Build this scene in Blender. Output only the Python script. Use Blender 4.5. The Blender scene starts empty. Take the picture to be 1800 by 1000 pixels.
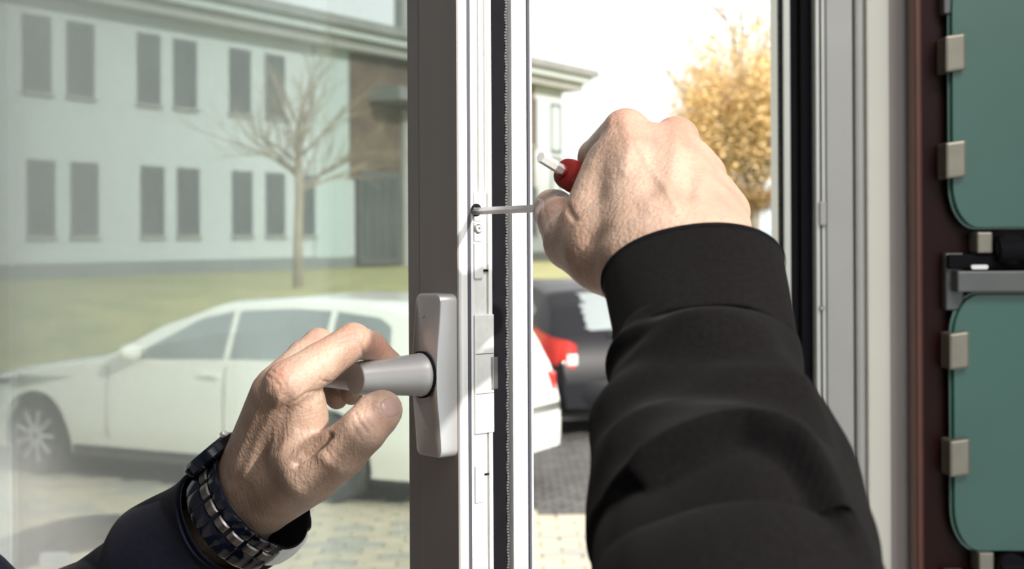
import bpy, bmesh, math, random
import numpy as np
from mathutils import Vector, Matrix
from mathutils.bvhtree import BVHTree
random.seed(7); rng = np.random.default_rng(7)
C = bpy.context.scene.collection
sc = bpy.context.scene
V = Vector
# ------------------------------------------------------------------ camera
F = 2473.0; HY = 415.0; EPS = 0.005; CAMZ = 1.9
cam_d = bpy.data.cameras.new('camera'); cam = bpy.data.objects.new('camera', cam_d); C.objects.link(cam)
cam_d.sensor_width = 36.0; cam_d.lens = F / 1800 * 36
cam_d.shift_y = -(500 - HY) / 1800
cam_d.clip_start = 0.02; cam_d.clip_end = 2000
cam_d.dof.use_dof = True; cam_d.dof.focus_distance = 0.86; cam_d.dof.aperture_fstop = 13
r_ = V((1, 0, -EPS)).normalized(); u_ = V((EPS, 0, 1)).normalized(); b_ = V((0, -1, 0))
M = Matrix((r_, u_, b_)).transposed().to_4x4(); M.translation = V((0, 0, CAMZ))
cam.matrix_world = M
sc.camera = cam
# ------------------------------------------------------------------ world
W = bpy.data.worlds.new('sky'); sc.world = W; W.use_nodes = True
nt = W.node_tree; nt.nodes.clear()
wo = nt.nodes.new('ShaderNodeOutputWorld'); bg = nt.nodes.new('ShaderNodeBackground')
tc = nt.nodes.new('ShaderNodeTexCoord'); sp = nt.nodes.new('ShaderNodeSeparateXYZ'); cr = nt.nodes.new('ShaderNodeValToRGB')
nt.links.new(tc.outputs['Generated'], sp.inputs[0]); nt.links.new(sp.outputs['Z'], cr.inputs[0])
cr.color_ramp.elements[0].position = 0.0; cr.color_ramp.elements[0].color = (0.67, 0.77, 0.76, 1)
cr.color_ramp.elements[1].position = 0.16; cr.color_ramp.elements[1].color = (1.0, 1.0, 0.985, 1)
nt.links.new(cr.outputs[0], bg.inputs[0]); bg.inputs[1].default_value = 1.35
nt.links.new(bg.outputs[0], wo.inputs[0])
sd = bpy.data.lights.new('sun', 'SUN'); sd.energy = 3.9; sd.angle = math.radians(1.5); sd.color = (1, 0.955, 0.88)
sun = bpy.data.objects.new('sun', sd); C.objects.link(sun)
SUN = V((0.58, -0.69, 0.42)).normalized()
sun.rotation_euler = SUN.to_track_quat('Z', 'Y').to_euler(); sun.location = (3, -4, 5)
sc.view_settings.view_transform = 'Standard'; sc.view_settings.look = 'None'
sc.view_settings.gamma = 1; sc.view_settings.use_curve_mapping = False
sc.view_settings.exposure = 0.36

ld = bpy.data.lights.new('room_fill', 'AREA'); ld.shape = 'RECTANGLE'; ld.size = 1.0; ld.size_y = 1.0; ld.energy = 36; ld.color = (1, .96, .92)  # added area light brightens the interior; no ceiling fitting exists
fill_light = bpy.data.objects.new('room_fill', ld); C.objects.link(fill_light); fill_light.location = (.75, -.2, 3.22)

def P(px, py, Y):
    dx, dy = px - 900, py - HY
    a = dx - EPS * dy; b = dy + EPS * dx
    return V((a / F * Y, Y, CAMZ - b / F * Y))
def proj(co):
    co = np.asarray(co); Y = co[:, 1]
    a = co[:, 0] / Y * F; b = (CAMZ - co[:, 2]) / Y * F
    return 900 + a + EPS * b, HY + b - EPS * a

# ------------------------------------------------------------------ materials
def mat(name, col, rough=0.5, metal=0.0, noise=0.0, nscale=30, bump=0.0, bscale=200, spec=0.5, sss=0.0, coat=0.0,
        col2=None, stretch=None, bdist=0.001):
    m = bpy.data.materials.new(name); m.use_nodes = True
    n = m.node_tree; b = n.nodes['Principled BSDF']
    b.inputs['Base Color'].default_value = (*col, 1); b.inputs['Roughness'].default_value = rough
    b.inputs['Metallic'].default_value = metal; b.inputs['Specular IOR Level'].default_value = spec
    b.inputs['Coat Weight'].default_value = coat
    if sss:
        b.inputs['Subsurface Weight'].default_value = sss; b.inputs['Subsurface Radius'].default_value = (0.010, 0.0035, 0.002)
        b.inputs['Subsurface Scale'].default_value = 0.6
    t = n.nodes.new('ShaderNodeTexCoord'); mp = n.nodes.new('ShaderNodeMapping')
    n.links.new(t.outputs['Object'], mp.inputs[0])
    if stretch: mp.inputs['Scale'].default_value = stretch
    nz = n.nodes.new('ShaderNodeTexNoise'); nz.inputs['Scale'].default_value = nscale; nz.inputs['Detail'].default_value = 5
    n.links.new(mp.outputs[0], nz.inputs[0])
    c2 = col2 if col2 else tuple(c * (1 - noise) for c in col)
    mx = n.nodes.new('ShaderNodeMix'); mx.data_type = 'RGBA'
    rp = n.nodes.new('ShaderNodeValToRGB'); rp.color_ramp.elements[0].position = 0.35; rp.color_ramp.elements[1].position = 0.65
    n.links.new(nz.outputs[0], rp.inputs[0]); n.links.new(rp.outputs[0], mx.inputs[0])
    mx.inputs[6].default_value = (*c2, 1); mx.inputs[7].default_value = (*col, 1)
    n.links.new(mx.outputs[2], b.inputs['Base Color'])
    if bump:
        n2 = n.nodes.new('ShaderNodeTexNoise'); n2.inputs['Scale'].default_value = bscale; n2.inputs['Detail'].default_value = 4
        n.links.new(mp.outputs[0], n2.inputs[0])
        bp = n.nodes.new('ShaderNodeBump'); bp.inputs['Strength'].default_value = bump; bp.inputs['Distance'].default_value = bdist
        n.links.new(n2.outputs[0], bp.inputs['Height']); n.links.new(bp.outputs[0], b.inputs['Normal'])
    return m
def glassmat(name, tint, film=0.05, filmcol=(0.8, 0.85, 0.8), ior=1.5, boost=1.0):
    m = bpy.data.materials.new(name); m.use_nodes = True; n = m.node_tree; n.nodes.clear()
    o = n.nodes.new('ShaderNodeOutputMaterial'); tr = n.nodes.new('ShaderNodeBsdfTransparent'); tr.inputs[0].default_value = (*tint, 1)
    df = n.nodes.new('ShaderNodeBsdfDiffuse'); df.inputs[0].default_value = (*filmcol, 1)
    nz = n.nodes.new('ShaderNodeTexNoise'); nz.inputs['Scale'].default_value = 3.0
    tl = n.nodes.new('ShaderNodeBsdfTranslucent'); tl.inputs[0].default_value = (*filmcol, 1)
    dm = n.nodes.new('ShaderNodeMixShader'); dm.inputs[0].default_value = .6; n.links.new(df.outputs[0], dm.inputs[1]); n.links.new(tl.outputs[0], dm.inputs[2])
    mm = n.nodes.new('ShaderNodeMath'); mm.operation = 'MULTIPLY'; mm.inputs[1].default_value = film * 2
    n.links.new(nz.outputs[0], mm.inputs[0])
    a = n.nodes.new('ShaderNodeMixShader'); n.links.new(tr.outputs[0], a.inputs[1]); n.links.new(dm.outputs[0], a.inputs[2])
    gl = n.nodes.new('ShaderNodeBsdfGlossy'); gl.inputs['Roughness'].default_value = 0.02
    # Schlick reflectance, the same from either side of the sheet (a closed thin pane has no total reflection)
    ge = n.nodes.new('ShaderNodeNewGeometry'); dt = n.nodes.new('ShaderNodeVectorMath'); dt.operation = 'DOT_PRODUCT'
    n.links.new(ge.outputs['Normal'], dt.inputs[0]); n.links.new(ge.outputs['Incoming'], dt.inputs[1])
    def mth(op, a, b=None, clamp=False):
        x = n.nodes.new('ShaderNodeMath'); x.operation = op; x.use_clamp = clamp
        for i, q in enumerate((a, b)):
            if q is None: continue
            if isinstance(q, (int, float)): x.inputs[i].default_value = q
            else: n.links.new(q, x.inputs[i])
        return x.outputs[0]
    c_ = mth('ABSOLUTE', dt.outputs['Value']); r0 = ((ior - 1) / (ior + 1)) ** 2
    pw = mth('POWER', mth('SUBTRACT', 1.0, c_), 5.0); rr = mth('ADD', mth('MULTIPLY', pw, 1 - r0), r0)
    m2 = n.nodes.new('ShaderNodeMath'); m2.operation = 'MULTIPLY'; m2.inputs[1].default_value = boost; m2.use_clamp = True
    n.links.new(rr, m2.inputs[0])
    # painted haze imitates the veil of reflected wall, denser at slanting angles
    n.links.new(mth('DIVIDE', mm.outputs[0], mth('ADD', c_, .02), True), a.inputs[0])
    b = n.nodes.new('ShaderNodeMixShader'); n.links.new(m2.outputs[0], b.inputs[0]); n.links.new(a.outputs[0], b.inputs[1]); n.links.new(gl.outputs[0], b.inputs[2])
    n.links.new(b.outputs[0], o.inputs[0]); return m

MT = {}
MT['alu'] = mat('anodised_aluminium', (0.86, 0.855, 0.85), 0.42, 0.15, 0.05, 60, 0.05, 900, stretch=(1, 1, .02))
MT['alu_handle'] = mat('satin_aluminium', (0.55, 0.535, 0.54), 0.34, 0.5, 0.03, 60, 0.06, 2500)
MT['alu_face'] = mat('grey_anodised_face', (0.31, 0.285, 0.275), 0.42, 0.35, 0.06, 40, 0.05, 900, stretch=(1, 1, .03))
MT['steel'] = mat('zinc_steel', (0.82, 0.82, 0.80), 0.38, 0.2, 0.08, 200)
MT['steel_dark'] = mat('hex_steel', (0.36, 0.35, 0.35), 0.28, 0.9, 0.1, 200)
MT['rubber'] = mat('black_gasket', (0.007, 0.0065, 0.009), 0.8, 0, 0.2, 80, spec=.15)
MT['rubber2'] = mat('grey_ribbed_gasket', (0.14, 0.14, 0.14), 0.5, 0, 0.2, 80)
MT['groove'] = mat('groove_grey', (0.07, 0.07, 0.09), 0.6)
MT['red_plastic'] = mat('red_plastic', (0.28, 0.018, 0.014), 0.4, 0, 0.1, 90)
MT['white_wall'] = mat('white_plaster', (0.80, 0.84, 0.85), 0.9, 0, 0.04, 8, 0.1, 200)
MT['grey_wall'] = mat('mauve_grey_plaster', (0.50, 0.46, 0.45), 0.9, 0, 0.05, 8, 0.1, 200)
MT['mauve_panel'] = mat('mauve_grey_panel', (0.40, 0.365, 0.36), 0.8, 0, 0.05, 8)
MT['cream'] = mat('cream_reveal', (0.74, 0.73, 0.66), 0.7, 0, 0.03, 8)
MT['frame_grey'] = mat('grey_frame_profile', (0.44, 0.43, 0.42), 0.5, 0.2, 0.04, 20)
MT['frame_light'] = mat('light_frame_profile', (0.66, 0.67, 0.63), 0.5, 0.2, 0.04, 20)
MT['floor'] = mat('brown_floor', (0.22, 0.19, 0.16), 0.5, 0, 0.1, 6)
MT['dark_wall'] = mat('taupe_side_wall', (0.13, 0.12, 0.115), 0.9, 0, 0.1, 6)
MT['glass'] = glassmat('insulating_glass', (0.95, 0.978, 0.972), 0.036, (0.84, 0.90, 0.88), 1.52, 2.0)
MT['car_glass'] = mat('tinted_car_glass', (0.10, 0.13, 0.13), 0.05, 0.0, 0.1, 3, spec=1.0)
MT['car_glass_w'] = mat('pale_car_glass', (0.30, 0.34, 0.34), 0.06, 0.0, 0.25, 1.5, spec=1.0)
MT['white_paint'] = mat('cream_white_paint', (0.93, 0.925, 0.85), 0.25, 0, 0.02, 2, coat=0.6)
MT['black_paint'] = mat('black_paint', (0.010, 0.010, 0.013), 0.4, 0.0, 0.1, 2, spec=.2, coat=0.10)
MT['tyre'] = mat('tyre', (0.05, 0.052, 0.05), 0.8, 0, 0.2, 30)
MT['rim'] = mat('alloy_rim', (0.62, 0.62, 0.60), 0.35, 0.6, 0.1, 10)
MT['dark'] = mat('dark_plastic', (0.03, 0.03, 0.03), 0.5, 0, 0.1, 10)
MT['red_lens'] = mat('red_lens', (0.75, 0.03, 0.02), 0.15, 0, 0.2, 20, coat=0.8)
MT['amber_lens'] = mat('clear_lens', (0.75, 0.55, 0.48), 0.15, 0, 0.2, 20, coat=0.8)
MT['plate'] = mat('number_plate', (0.8, 0.8, 0.78), 0.4)
MT['facade'] = mat('pale_render', (0.50, 0.535, 0.54), 0.9, 0, 0.04, 0.4)
MT['facade_teal'] = mat('pale_teal_render', (0.44, 0.51, 0.50), 0.9, 0, 0.05, 0.4)
MT['plinth'] = mat('plinth_grey', (0.20, 0.21, 0.20), 0.9, 0, 0.1, 0.8)
MT['win_dark'] = mat('dark_pane', (0.10, 0.115, 0.11), 0.25, 0, 0.4, 0.5)
MT['win_frame'] = mat('window_frame_grey', (0.11, 0.11, 0.11), 0.6)
MT['roof'] = mat('roof_grey', (0.26, 0.26, 0.25), 0.8, 0, 0.15, 1.5)
MT['soffit'] = mat('soffit_grey', (0.34, 0.34, 0.32), 0.8, 0, 0.1, 1)
MT['brown_clad'] = mat('brown_cladding', (0.16, 0.115, 0.085), 0.9, 0, 0.4, 1.2)
MT['grass'] = mat('lawn', (0.42, 0.39, 0.17), 0.95, 0, 0.0, 1.2, 0.4, 30, col2=(0.29, 0.29, 0.13))
MT['asphalt'] = mat('joint_sand', (0.44, 0.40, 0.33), 0.95, 0, 0.3, 3)
MT['paver'] = mat('beige_paver', (0.60, 0.52, 0.38), 0.9, 0, 0.0, 2.5, 0.3, 60, col2=(0.46, 0.41, 0.32))
MT['paver2'] = mat('grey_paver', (0.44, 0.42, 0.36), 0.9, 0, 0.0, 2.5, 0.3, 60, col2=(0.34, 0.33, 0.28))
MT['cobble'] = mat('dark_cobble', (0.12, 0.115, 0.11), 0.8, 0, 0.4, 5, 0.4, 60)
MT['joint'] = mat('dark_joint', (0.10, 0.095, 0.08), 0.95, 0, 0.4, 5)
MT['bark'] = mat('bark', (0.40, 0.33, 0.24), 0.95, 0, 0.35, 3)
MT['bark_grey'] = mat('grey_bark', (0.30, 0.26, 0.22), 0.95, 0, 0.3, 3)
MT['leaf'] = mat('yellow_leaf', (0.86, 0.62, 0.30), 0.8, 0, 0.0, 0.8, col2=(0.66, 0.47, 0.24))
MT['leaf_b'] = mat('brown_leaf', (0.40, 0.26, 0.12), 0.8, 0, 0.3, 1)
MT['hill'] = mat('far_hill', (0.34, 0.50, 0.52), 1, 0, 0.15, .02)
MT['maroon'] = mat('maroon_lacquer', (0.020, 0.0032, 0.003), 0.4, 0, 0.15, 8, spec=.15)
MT['red_edge'] = mat('red_brown_edge', (0.10, 0.028, 0.016), 0.35, 0, 0.25, 12)
MT['teal'] = mat('teal_frosted_glass', (0.036, 0.125, 0.100), 0.30, 0, 0.15, 5, coat=0.3)
MT['teal_edge'] = mat('teal_glass_edge', (0.12, 0.24, 0.20), 0.2, 0, 0.15, 5)
MT['clip'] = mat('brushed_clip', (0.27, 0.25, 0.205), 0.4, 0.5, 0.1, 60)
MT['bracket'] = mat('grey_metal', (0.13, 0.135, 0.135), 0.4, 0.3, 0.1, 20)
MT['cloth'] = mat('black_cotton', (0.0075, 0.0065, 0.0069), 1.0, 0, 0.3, 500, 0.5, 1500, spec=0.06, bdist=0.0004)
MT['cloth_navy'] = mat('navy_cloth', (0.006, 0.007, 0.016), 0.95, 0, 0.3, 300, 0.5, 1500, spec=0.1, bdist=0.0004)
for k_ in ('cloth', 'cloth_navy'):
    b_s = MT[k_].node_tree.nodes['Principled BSDF']; b_s.inputs['Sheen Weight'].default_value = 0.035; b_s.inputs['Sheen Roughness'].default_value = 0.4
MT['trouser'] = mat('dark_trousers', (0.03, 0.03, 0.04), 0.85)
MT['hair'] = mat('brown_hair', (0.05, 0.03, 0.02), 0.6, 0, 0.4, 80, 0.6, 120)
MT['blue_link'] = mat('navy_metal', (0.004, 0.006, 0.014), 0.18, 0.3, 0.1, 100, coat=0.6)
MT['grey_link'] = mat('steel_link', (0.22, 0.20, 0.20), 0.28, 0.9, 0.1, 100)
MT['nail'] = mat('fingernail', (0.80, 0.56, 0.50), 0.28, 0, 0.05, 60, sss=0.2, coat=0.15)
MT['rail'] = mat('grey_green_metal', (0.03, 0.045, 0.045), 0.45, 0.2, 0.1, 4)
MT['white_plate'] = mat('white_plate', (0.92, 0.92, 0.95), 0.4)

def skin_material(name, base, dark, red):
    m = bpy.data.materials.new(name); m.use_nodes = True; n = m.node_tree; b = n.nodes['Principled BSDF']
    t = n.nodes.new('ShaderNodeTexCoord')
    def noise(s, d=4, rough=.55):
        z = n.nodes.new('ShaderNodeTexNoise'); z.inputs['Scale'].default_value = s; z.inputs['Detail'].default_value = d
        z.inputs['Roughness'].default_value = rough; n.links.new(t.outputs['Object'], z.inputs[0]); return z
    def mix(fac, a, c, lo, hi):
        r = n.nodes.new('ShaderNodeValToRGB'); r.color_ramp.elements[0].position = lo; r.color_ramp.elements[1].position = hi
        n.links.new(fac, r.inputs[0]); x = n.nodes.new('ShaderNodeMix'); x.data_type = 'RGBA'
        n.links.new(r.outputs[0], x.inputs[0])
        for i, s in ((6, a), (7, c)):
            if isinstance(s, tuple): x.inputs[i].default_value = (*s, 1)
            else: n.links.new(s, x.inputs[i])
        return x.outputs[2]
    c1 = mix(noise(35).outputs[0], dark, base, 0.30, 0.60)
    at = n.nodes.new('ShaderNodeAttribute'); at.attribute_name = 'red'
    x = n.nodes.new('ShaderNodeMix'); x.data_type = 'RGBA'; n.links.new(at.outputs['Fac'], x.inputs[0]); n.links.new(c1, x.inputs[6]); x.inputs[7].default_value = (*red, 1)
    c3 = mix(noise(420, 3).outputs[0], tuple(c * .80 for c in base), x.outputs[2], 0.28, 0.48)
    n.links.new(c3, b.inputs['Base Color'])
    b.inputs['Roughness'].default_value = 0.48; b.inputs['Specular IOR Level'].default_value = 0.38
    b.inputs['Subsurface Weight'].default_value = 0.22; b.inputs['Subsurface Radius'].default_value = (0.009, 0.003, 0.0015)
    b.inputs['Subsurface Scale'].default_value = 0.5
    # fine skin relief: cells + noise
    vo = n.nodes.new('ShaderNodeTexVoronoi'); vo.inputs['Scale'].default_value = 520; n.links.new(t.outputs['Object'], vo.inputs[0])
    mp = n.nodes.new('ShaderNodeMapping'); mp.inputs['Scale'].default_value = (1, 1, 0.35); mp.inputs['Rotation'].default_value = (0, .6, 0)
    n.links.new(t.outputs['Object'], mp.inputs[0]); wz = n.nodes.new('ShaderNodeTexNoise'); wz.inputs['Scale'].default_value = 380; wz.inputs['Detail'].default_value = 4
    n.links.new(mp.outputs[0], wz.inputs[0])
    b1 = n.nodes.new('ShaderNodeBump'); b1.inputs['Strength'].default_value = 0.30; b1.inputs['Distance'].default_value = 0.0007; n.links.new(vo.outputs['Distance'], b1.inputs['Height'])
    b2 = n.nodes.new('ShaderNodeBump'); b2.inputs['Strength'].default_value = 0.6; b2.inputs['Distance'].default_value = 0.0010; n.links.new(wz.outputs[0], b2.inputs['Height'])
    n.links.new(b1.outputs[0], b2.inputs['Normal']); n.links.new(b2.outputs[0], b.inputs['Normal'])
    return m
MT['skin'] = skin_material('skin', (0.50, 0.345, 0.265), (0.36, 0.232, 0.172), (0.52, 0.22, 0.16))

# ------------------------------------------------------------------ object helpers
def obj(name, me_or_bm, m=None, parent=None, smooth=False, kind=None):
    if isinstance(me_or_bm, bmesh.types.BMesh):
        me = bpy.data.meshes.new(name); me_or_bm.to_mesh(me); me_or_bm.free()
    else: me = me_or_bm
    o = bpy.data.objects.new(name, me); C.objects.link(o)
    if m and not me.materials: me.materials.append(MT[m] if isinstance(m, str) else m)
    if smooth:
        me.shade_smooth()
        if smooth == 'auto': auto(me)
    if parent:
        o.parent = parent; o.matrix_parent_inverse = parent.matrix_basis.inverted()
    if kind: o['kind'] = kind
    return o
def auto(me, ang=35):
    bm = bmesh.new(); bm.from_mesh(me)
    for e in bm.edges:
        e.smooth = not (len(e.link_faces) == 2 and e.calc_face_angle(0) > math.radians(ang))
    bm.to_mesh(me); bm.free()
def tag(o, label=None, cat=None, group=None, kind=None):
    if label: o['label'] = label
    if cat: o['category'] = cat
    if group: o['group'] = group
    if kind: o['kind'] = kind
    return o
def empty(name, loc=(0, 0, 0), rz=0):
    o = bpy.data.objects.new(name, None); C.objects.link(o); o.location = loc; o.rotation_euler = (0, 0, rz); o.empty_display_size = .1
    bpy.context.view_layer.update(); return o
def part(name, bm, m, root, smooth=False, bevel=0, kind=None):       # child, mesh given in the root's local frame
    if isinstance(bm, bmesh.types.BMesh) and bevel:
        bmesh.ops.bevel(bm, geom=bm.edges[:], offset=bevel, segments=2, affect='EDGES', profile=.6)
    o = obj(name, bm, m, None, smooth, kind); o.parent = root; return o
def box(bm, x0, x1, y0, y1, z0, z1):
    vs = [bm.verts.new((x, y, z)) for x in (x0, x1) for y in (y0, y1) for z in (z0, z1)]
    for f in ((0, 1, 3, 2), (4, 6, 7, 5), (0, 4, 5, 1), (2, 3, 7, 6), (0, 2, 6, 4), (1, 5, 7, 3)): bm.faces.new([vs[i] for i in f])
    return bm
def nb(): return bmesh.new()
def mbox(*a): return box(nb(), *a)
def poly_prism(pts, z0, z1, bm=None):              # pts ccw in xy
    bm = bm or nb()
    a = [bm.verts.new((x, y, z0)) for x, y in pts]; b = [bm.verts.new((x, y, z1)) for x, y in pts]
    n = len(pts); bm.faces.new(a[::-1]); bm.faces.new(b)
    for i in range(n): bm.faces.new((a[i], a[(i + 1) % n], b[(i + 1) % n], b[i]))
    bmesh.ops.recalc_face_normals(bm, faces=bm.faces[:]); return bm
def plate(pts, y0, y1, bm=None):                   # outline in xz, thickness in y
    bm = bm or nb()
    a = [bm.verts.new((x, y0, z)) for x, z in pts]; b = [bm.verts.new((x, y1, z)) for x, z in pts]
    n = len(pts); bm.faces.new(a); bm.faces.new(b[::-1])
    for i in range(n): bm.faces.new((a[(i + 1) % n], a[i], b[i], b[(i + 1) % n]))
    bmesh.ops.recalc_face_normals(bm, faces=bm.faces[:]); return bm
def loft(rings, closed=True, cap=True, bm=None):
    bm = bm or nb(); R = [[bm.verts.new(p) for p in r] for r in rings]; n = len(R[0])
    for i in range(len(R) - 1):
        for j in range(n if closed else n - 1):
            k = (j + 1) % n; bm.faces.new((R[i][j], R[i][k], R[i + 1][k], R[i + 1][j]))
    if cap and closed: bm.faces.new(R[0][::-1]); bm.faces.new(R[-1])
    bmesh.ops.recalc_face_normals(bm, faces=bm.faces[:]); return bm
def frame_of(d):
    d = V(d).normalized(); a = V((0, 0, 1)) if abs(d.z) < .9 else V((1, 0, 0)); u = d.cross(a).normalized(); return u, d.cross(u).normalized()
def tube(pts, rads, n=12, bm=None, cap=True):
    pts = [V(p) for p in pts]; rings = []
    for i, p in enumerate(pts):
        d = pts[min(i + 1, len(pts) - 1)] - pts[max(i - 1, 0)]; u, v = frame_of(d); r = rads[i] if hasattr(rads, '__len__') else rads
        rings.append([p + (u * math.cos(2 * math.pi * k / n) + v * math.sin(2 * math.pi * k / n)) * r for k in range(n)])
    return loft(rings, True, cap, bm)
def lathe(prof, axis_o, axis_d, n=32, bm=None, cap=True):
    u, v = frame_of(axis_d); d = V(axis_d).normalized(); o = V(axis_o)
    return loft([[o + d * h + (u * math.cos(2 * math.pi * k / n) + v * math.sin(2 * math.pi * k / n)) * max(r, 1e-5) for k in range(n)] for h, r in prof], True, cap, bm)
def round_rect(w, h, r, n=6, cx=0, cy=0):
    out = []
    for sx, sy, a0 in ((1, 1, 0), (-1, 1, 90), (-1, -1, 180), (1, -1, 270)):
        for k in range(n + 1):
            a = math.radians(a0 + 90 * k / n); out.append((cx + sx * (w / 2 - r) + r * math.cos(a), cy + sy * (h / 2 - r) + r * math.sin(a)))
    return out

# ================================================================== ROOM
def structure(name, bm, m): o = obj(name, bm, m); o['kind'] = 'structure'; return o
FL, CE = 0.05, 3.3
structure('floor', mbox(-1.75, 1.5, -2.6, 1.85, FL - .1, FL), 'floor')
structure('ceiling', mbox(-1.75, 1.5, -2.6, 1.85, CE, CE + .1), 'white_wall')
structure('wall_left', mbox(-1.75, -1.6, -2.6, 1.50, FL, CE), 'dark_wall')
structure('reflection_strip', mbox(-1.75, -1.56, 1.50, 1.668, FL, CE), 'white_wall')  # unseen white strip added to give the glass reflection its second edge
bm = mbox(-1.6, -0.79, 1.67, 1.85, FL, CE); box(bm, 0.52, 1.5, 1.67, 1.85, FL, CE)
box(bm, -0.79, 0.52, 1.67, 1.85, 2.42, CE); box(bm, -0.79, 0.52, 1.67, 1.85, FL, .88)
structure('wall_front', bm, 'white_wall')
structure('veil_cut_panel', mbox(-1.555, -0.795, 1.658, 1.6695, FL, 1.73), 'grey_wall')  # added unseen grey panel, dims the wall's reflection in the lower glass
structure('wall_right', mbox(1.3, 1.5, 0.2, 1.67, FL, CE), 'grey_wall')
structure('wall_back', mbox(-1.6, 0.4, -2.6, -2.45, FL, CE), 'dark_wall')

# ---------------- fixed window frame (right jamb seen in the picture)
win = empty('window_1', (0, 1.67, .88)); win['kind'] = 'structure'
def X(px, Y=1.67): return (px - 900) / F * Y
def jamb(name, p0, p1, y0, y1, m, bevel=0, yref=1.67):
    return part(name, mbox(X(p0, yref), X(p1, yref), y0 - 1.67, y1 - 1.67, 0, 1.55), m, win, bevel=bevel)
jamb('outer_flange', 1380, 1391, 1.672, 1.76, 'frame_light', .001)
jamb('gasket', 1390, 1412, 1.690, 1.76, 'rubber', .002)
jamb('gasket', 1411, 1432, 1.680, 1.76, 'rubber', .003)
jamb('frame_rib', 1432, 1438.5, 1.66, 1.75, 'frame_light', .0007)
jamb('frame_groove', 1438.5, 1442, 1.672, 1.75, 'rubber')
jamb('frame_rib', 1442, 1449, 1.66, 1.75, 'frame_light', .0007)
jamb('frame_profile', 1449, 1495, 1.655, 1.76, 'frame_grey', .0012)
jamb('frame_profile', 1497, 1514, 1.648, 1.76, 'frame_grey', .004)
jamb('cream_strip', 1514, 1553, 1.640, 1.76, 'cream', .003)
jamb('reveal_panel', 1553.5, 1612, 1.646, 1.76, 'mauve_panel', .001)
# brush seal bristles along the flange
bm = nb()
box(bm, X(1376.5), X(1380.5), .01, .03, 0, 1.55)
for k in range(900):
    z = 1.55 * k / 900; dx = X(1377) - random.uniform(.0005, .0042); zz = z + random.uniform(-.002, .002)
    a = bm.verts.new((X(1378), .012, z)); b = bm.verts.new((X(1378), .012, z + .0016)); c = bm.verts.new((dx, .013 + random.uniform(-.004, .004), zz))
    d = bm.verts.new((X(1378), .016, z + .0008)); bm.faces.new((a, b, c)); bm.faces.new((b, d, c)); bm.faces.new((d, a, c))
part('brush_seal', bm, 'rubber', win, kind='stuff')
# strike plate and screw on the rib
zz = P(1440, 375, 1.66).z - .88
part('strike_plate', mbox(X(1437), X(1448), -.016, -.006, zz - .014, zz + .014), 'frame_grey', win, bevel=.001)
zz = P(1440, 541, 1.66).z - .88
part('screw', lathe([(0, .003), (.006, .003), (.007, .002)], (X(1440), -.008, zz), (0, -1, 0), 12), 'steel_dark', win)
# left jamb, head and bottom rail of the fixed frame
part('hinge_jamb', mbox(-0.79, -0.738, 0.03, .09, 0, 1.55), 'frame_grey', win)
part('head_rail', mbox(-0.738, X(1380), 0.01, .09, 1.47, 1.55), 'frame_grey', win)
part('bottom_rail', mbox(-0.738, X(1380), 0.01, .09, 0, .06), 'frame_grey', win)
part('window_sill', mbox(-0.80, .60, -.10, .0, -.03, 0.0), 'cream', win, bevel=.004)

# ================================================================== SASH
TH = math.radians(50); ct, st = math.cos(TH), math.sin(TH)
B0 = V((-0.0335, 0.9, 0))
sash = empty('window_sash', (B0.x, B0.y, .95), 0)
# local frame: x = toward hinge, y = outward, handled by rotating the empty: local x axis -> (-ct, st)
# we use local coords (s, d) -> world  B0 + s*(-ct,st) + d*(st,ct); mirror-free: build with x=-s
sash.rotation_euler = (0, 0, -TH); bpy.context.view_layer.update()
# rotation -TH: local +x -> (ct,-st); local +y -> (st,ct).  so s = -x, d = y
SZ = 1.36
tag(sash, 'grey aluminium glazed window sash swung open, held by the left hand at its lever handle', 'window sash')
def sp_(name, s0, s1, d0, d1, m, z0=0, z1=SZ, bevel=0, smooth=False):
    return part(name, mbox(-s1, -s0, d0, d1, z0, z1), m, sash, bevel=bevel, smooth=smooth)
SW = 1.045
# lock stile: face box + edge profile
sp_('glazing_bead', .0425, .0560, -0.0003, .012, 'alu_face', .056, SZ - .056, .0006)
pr = [(-.0420, 0.0), (-.003, 0.0), (-.0012, .0004), (-.0003, .0014), (0, .0032), (0, .0062), (-.0035, .0066), (-.0035, .0092), (-.0005, .0096), (-.0005, .0115), (-.0062, .0118),
      (-.0062, .0238), (-.0005, .0242), (-.0005, .0270), (-.012, .0272), (-.014, .0440), (-.0005, .0444), (0.0, .0450), (0.0, .0566), (-.0015, .0570), (-.0015, .0592), (.0005, .0596), (.0005, .0612), (-.030, .0612), (-.030, .020), (-.0420, .020)]
part('lock_stile', poly_prism([(x, y) for x, y in pr][::-1], 0, SZ), 'alu', sash)
# the face reads grey: a thin anodised facing with its own colour
sp_('stile_facing', .0012, .0420, -.0009, .0004, 'alu_face', 0, SZ, .0004)
g = sp_('gasket', .0040, .0125, .0276, .0436, 'rubber', bevel=.0015)
sp_('groove_strip', .0006, .0030, .0063, .0094, 'groove', bevel=.0006)  # dark strip laid in to darken the groove
sp_('flange_edge', -.0008, .0012, .0572, .0588, 'groove')
bm = nb(); z = 0
pts = []
for k in range(700):
    z = SZ * k / 700
    box(bm, -.0052, -.0034 + .0004 * math.sin(k * .9), .0412, .0430, z, z + SZ / 700 * .62)
part('ribbed_seal', bm, 'rubber2', sash, kind='stuff')
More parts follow.
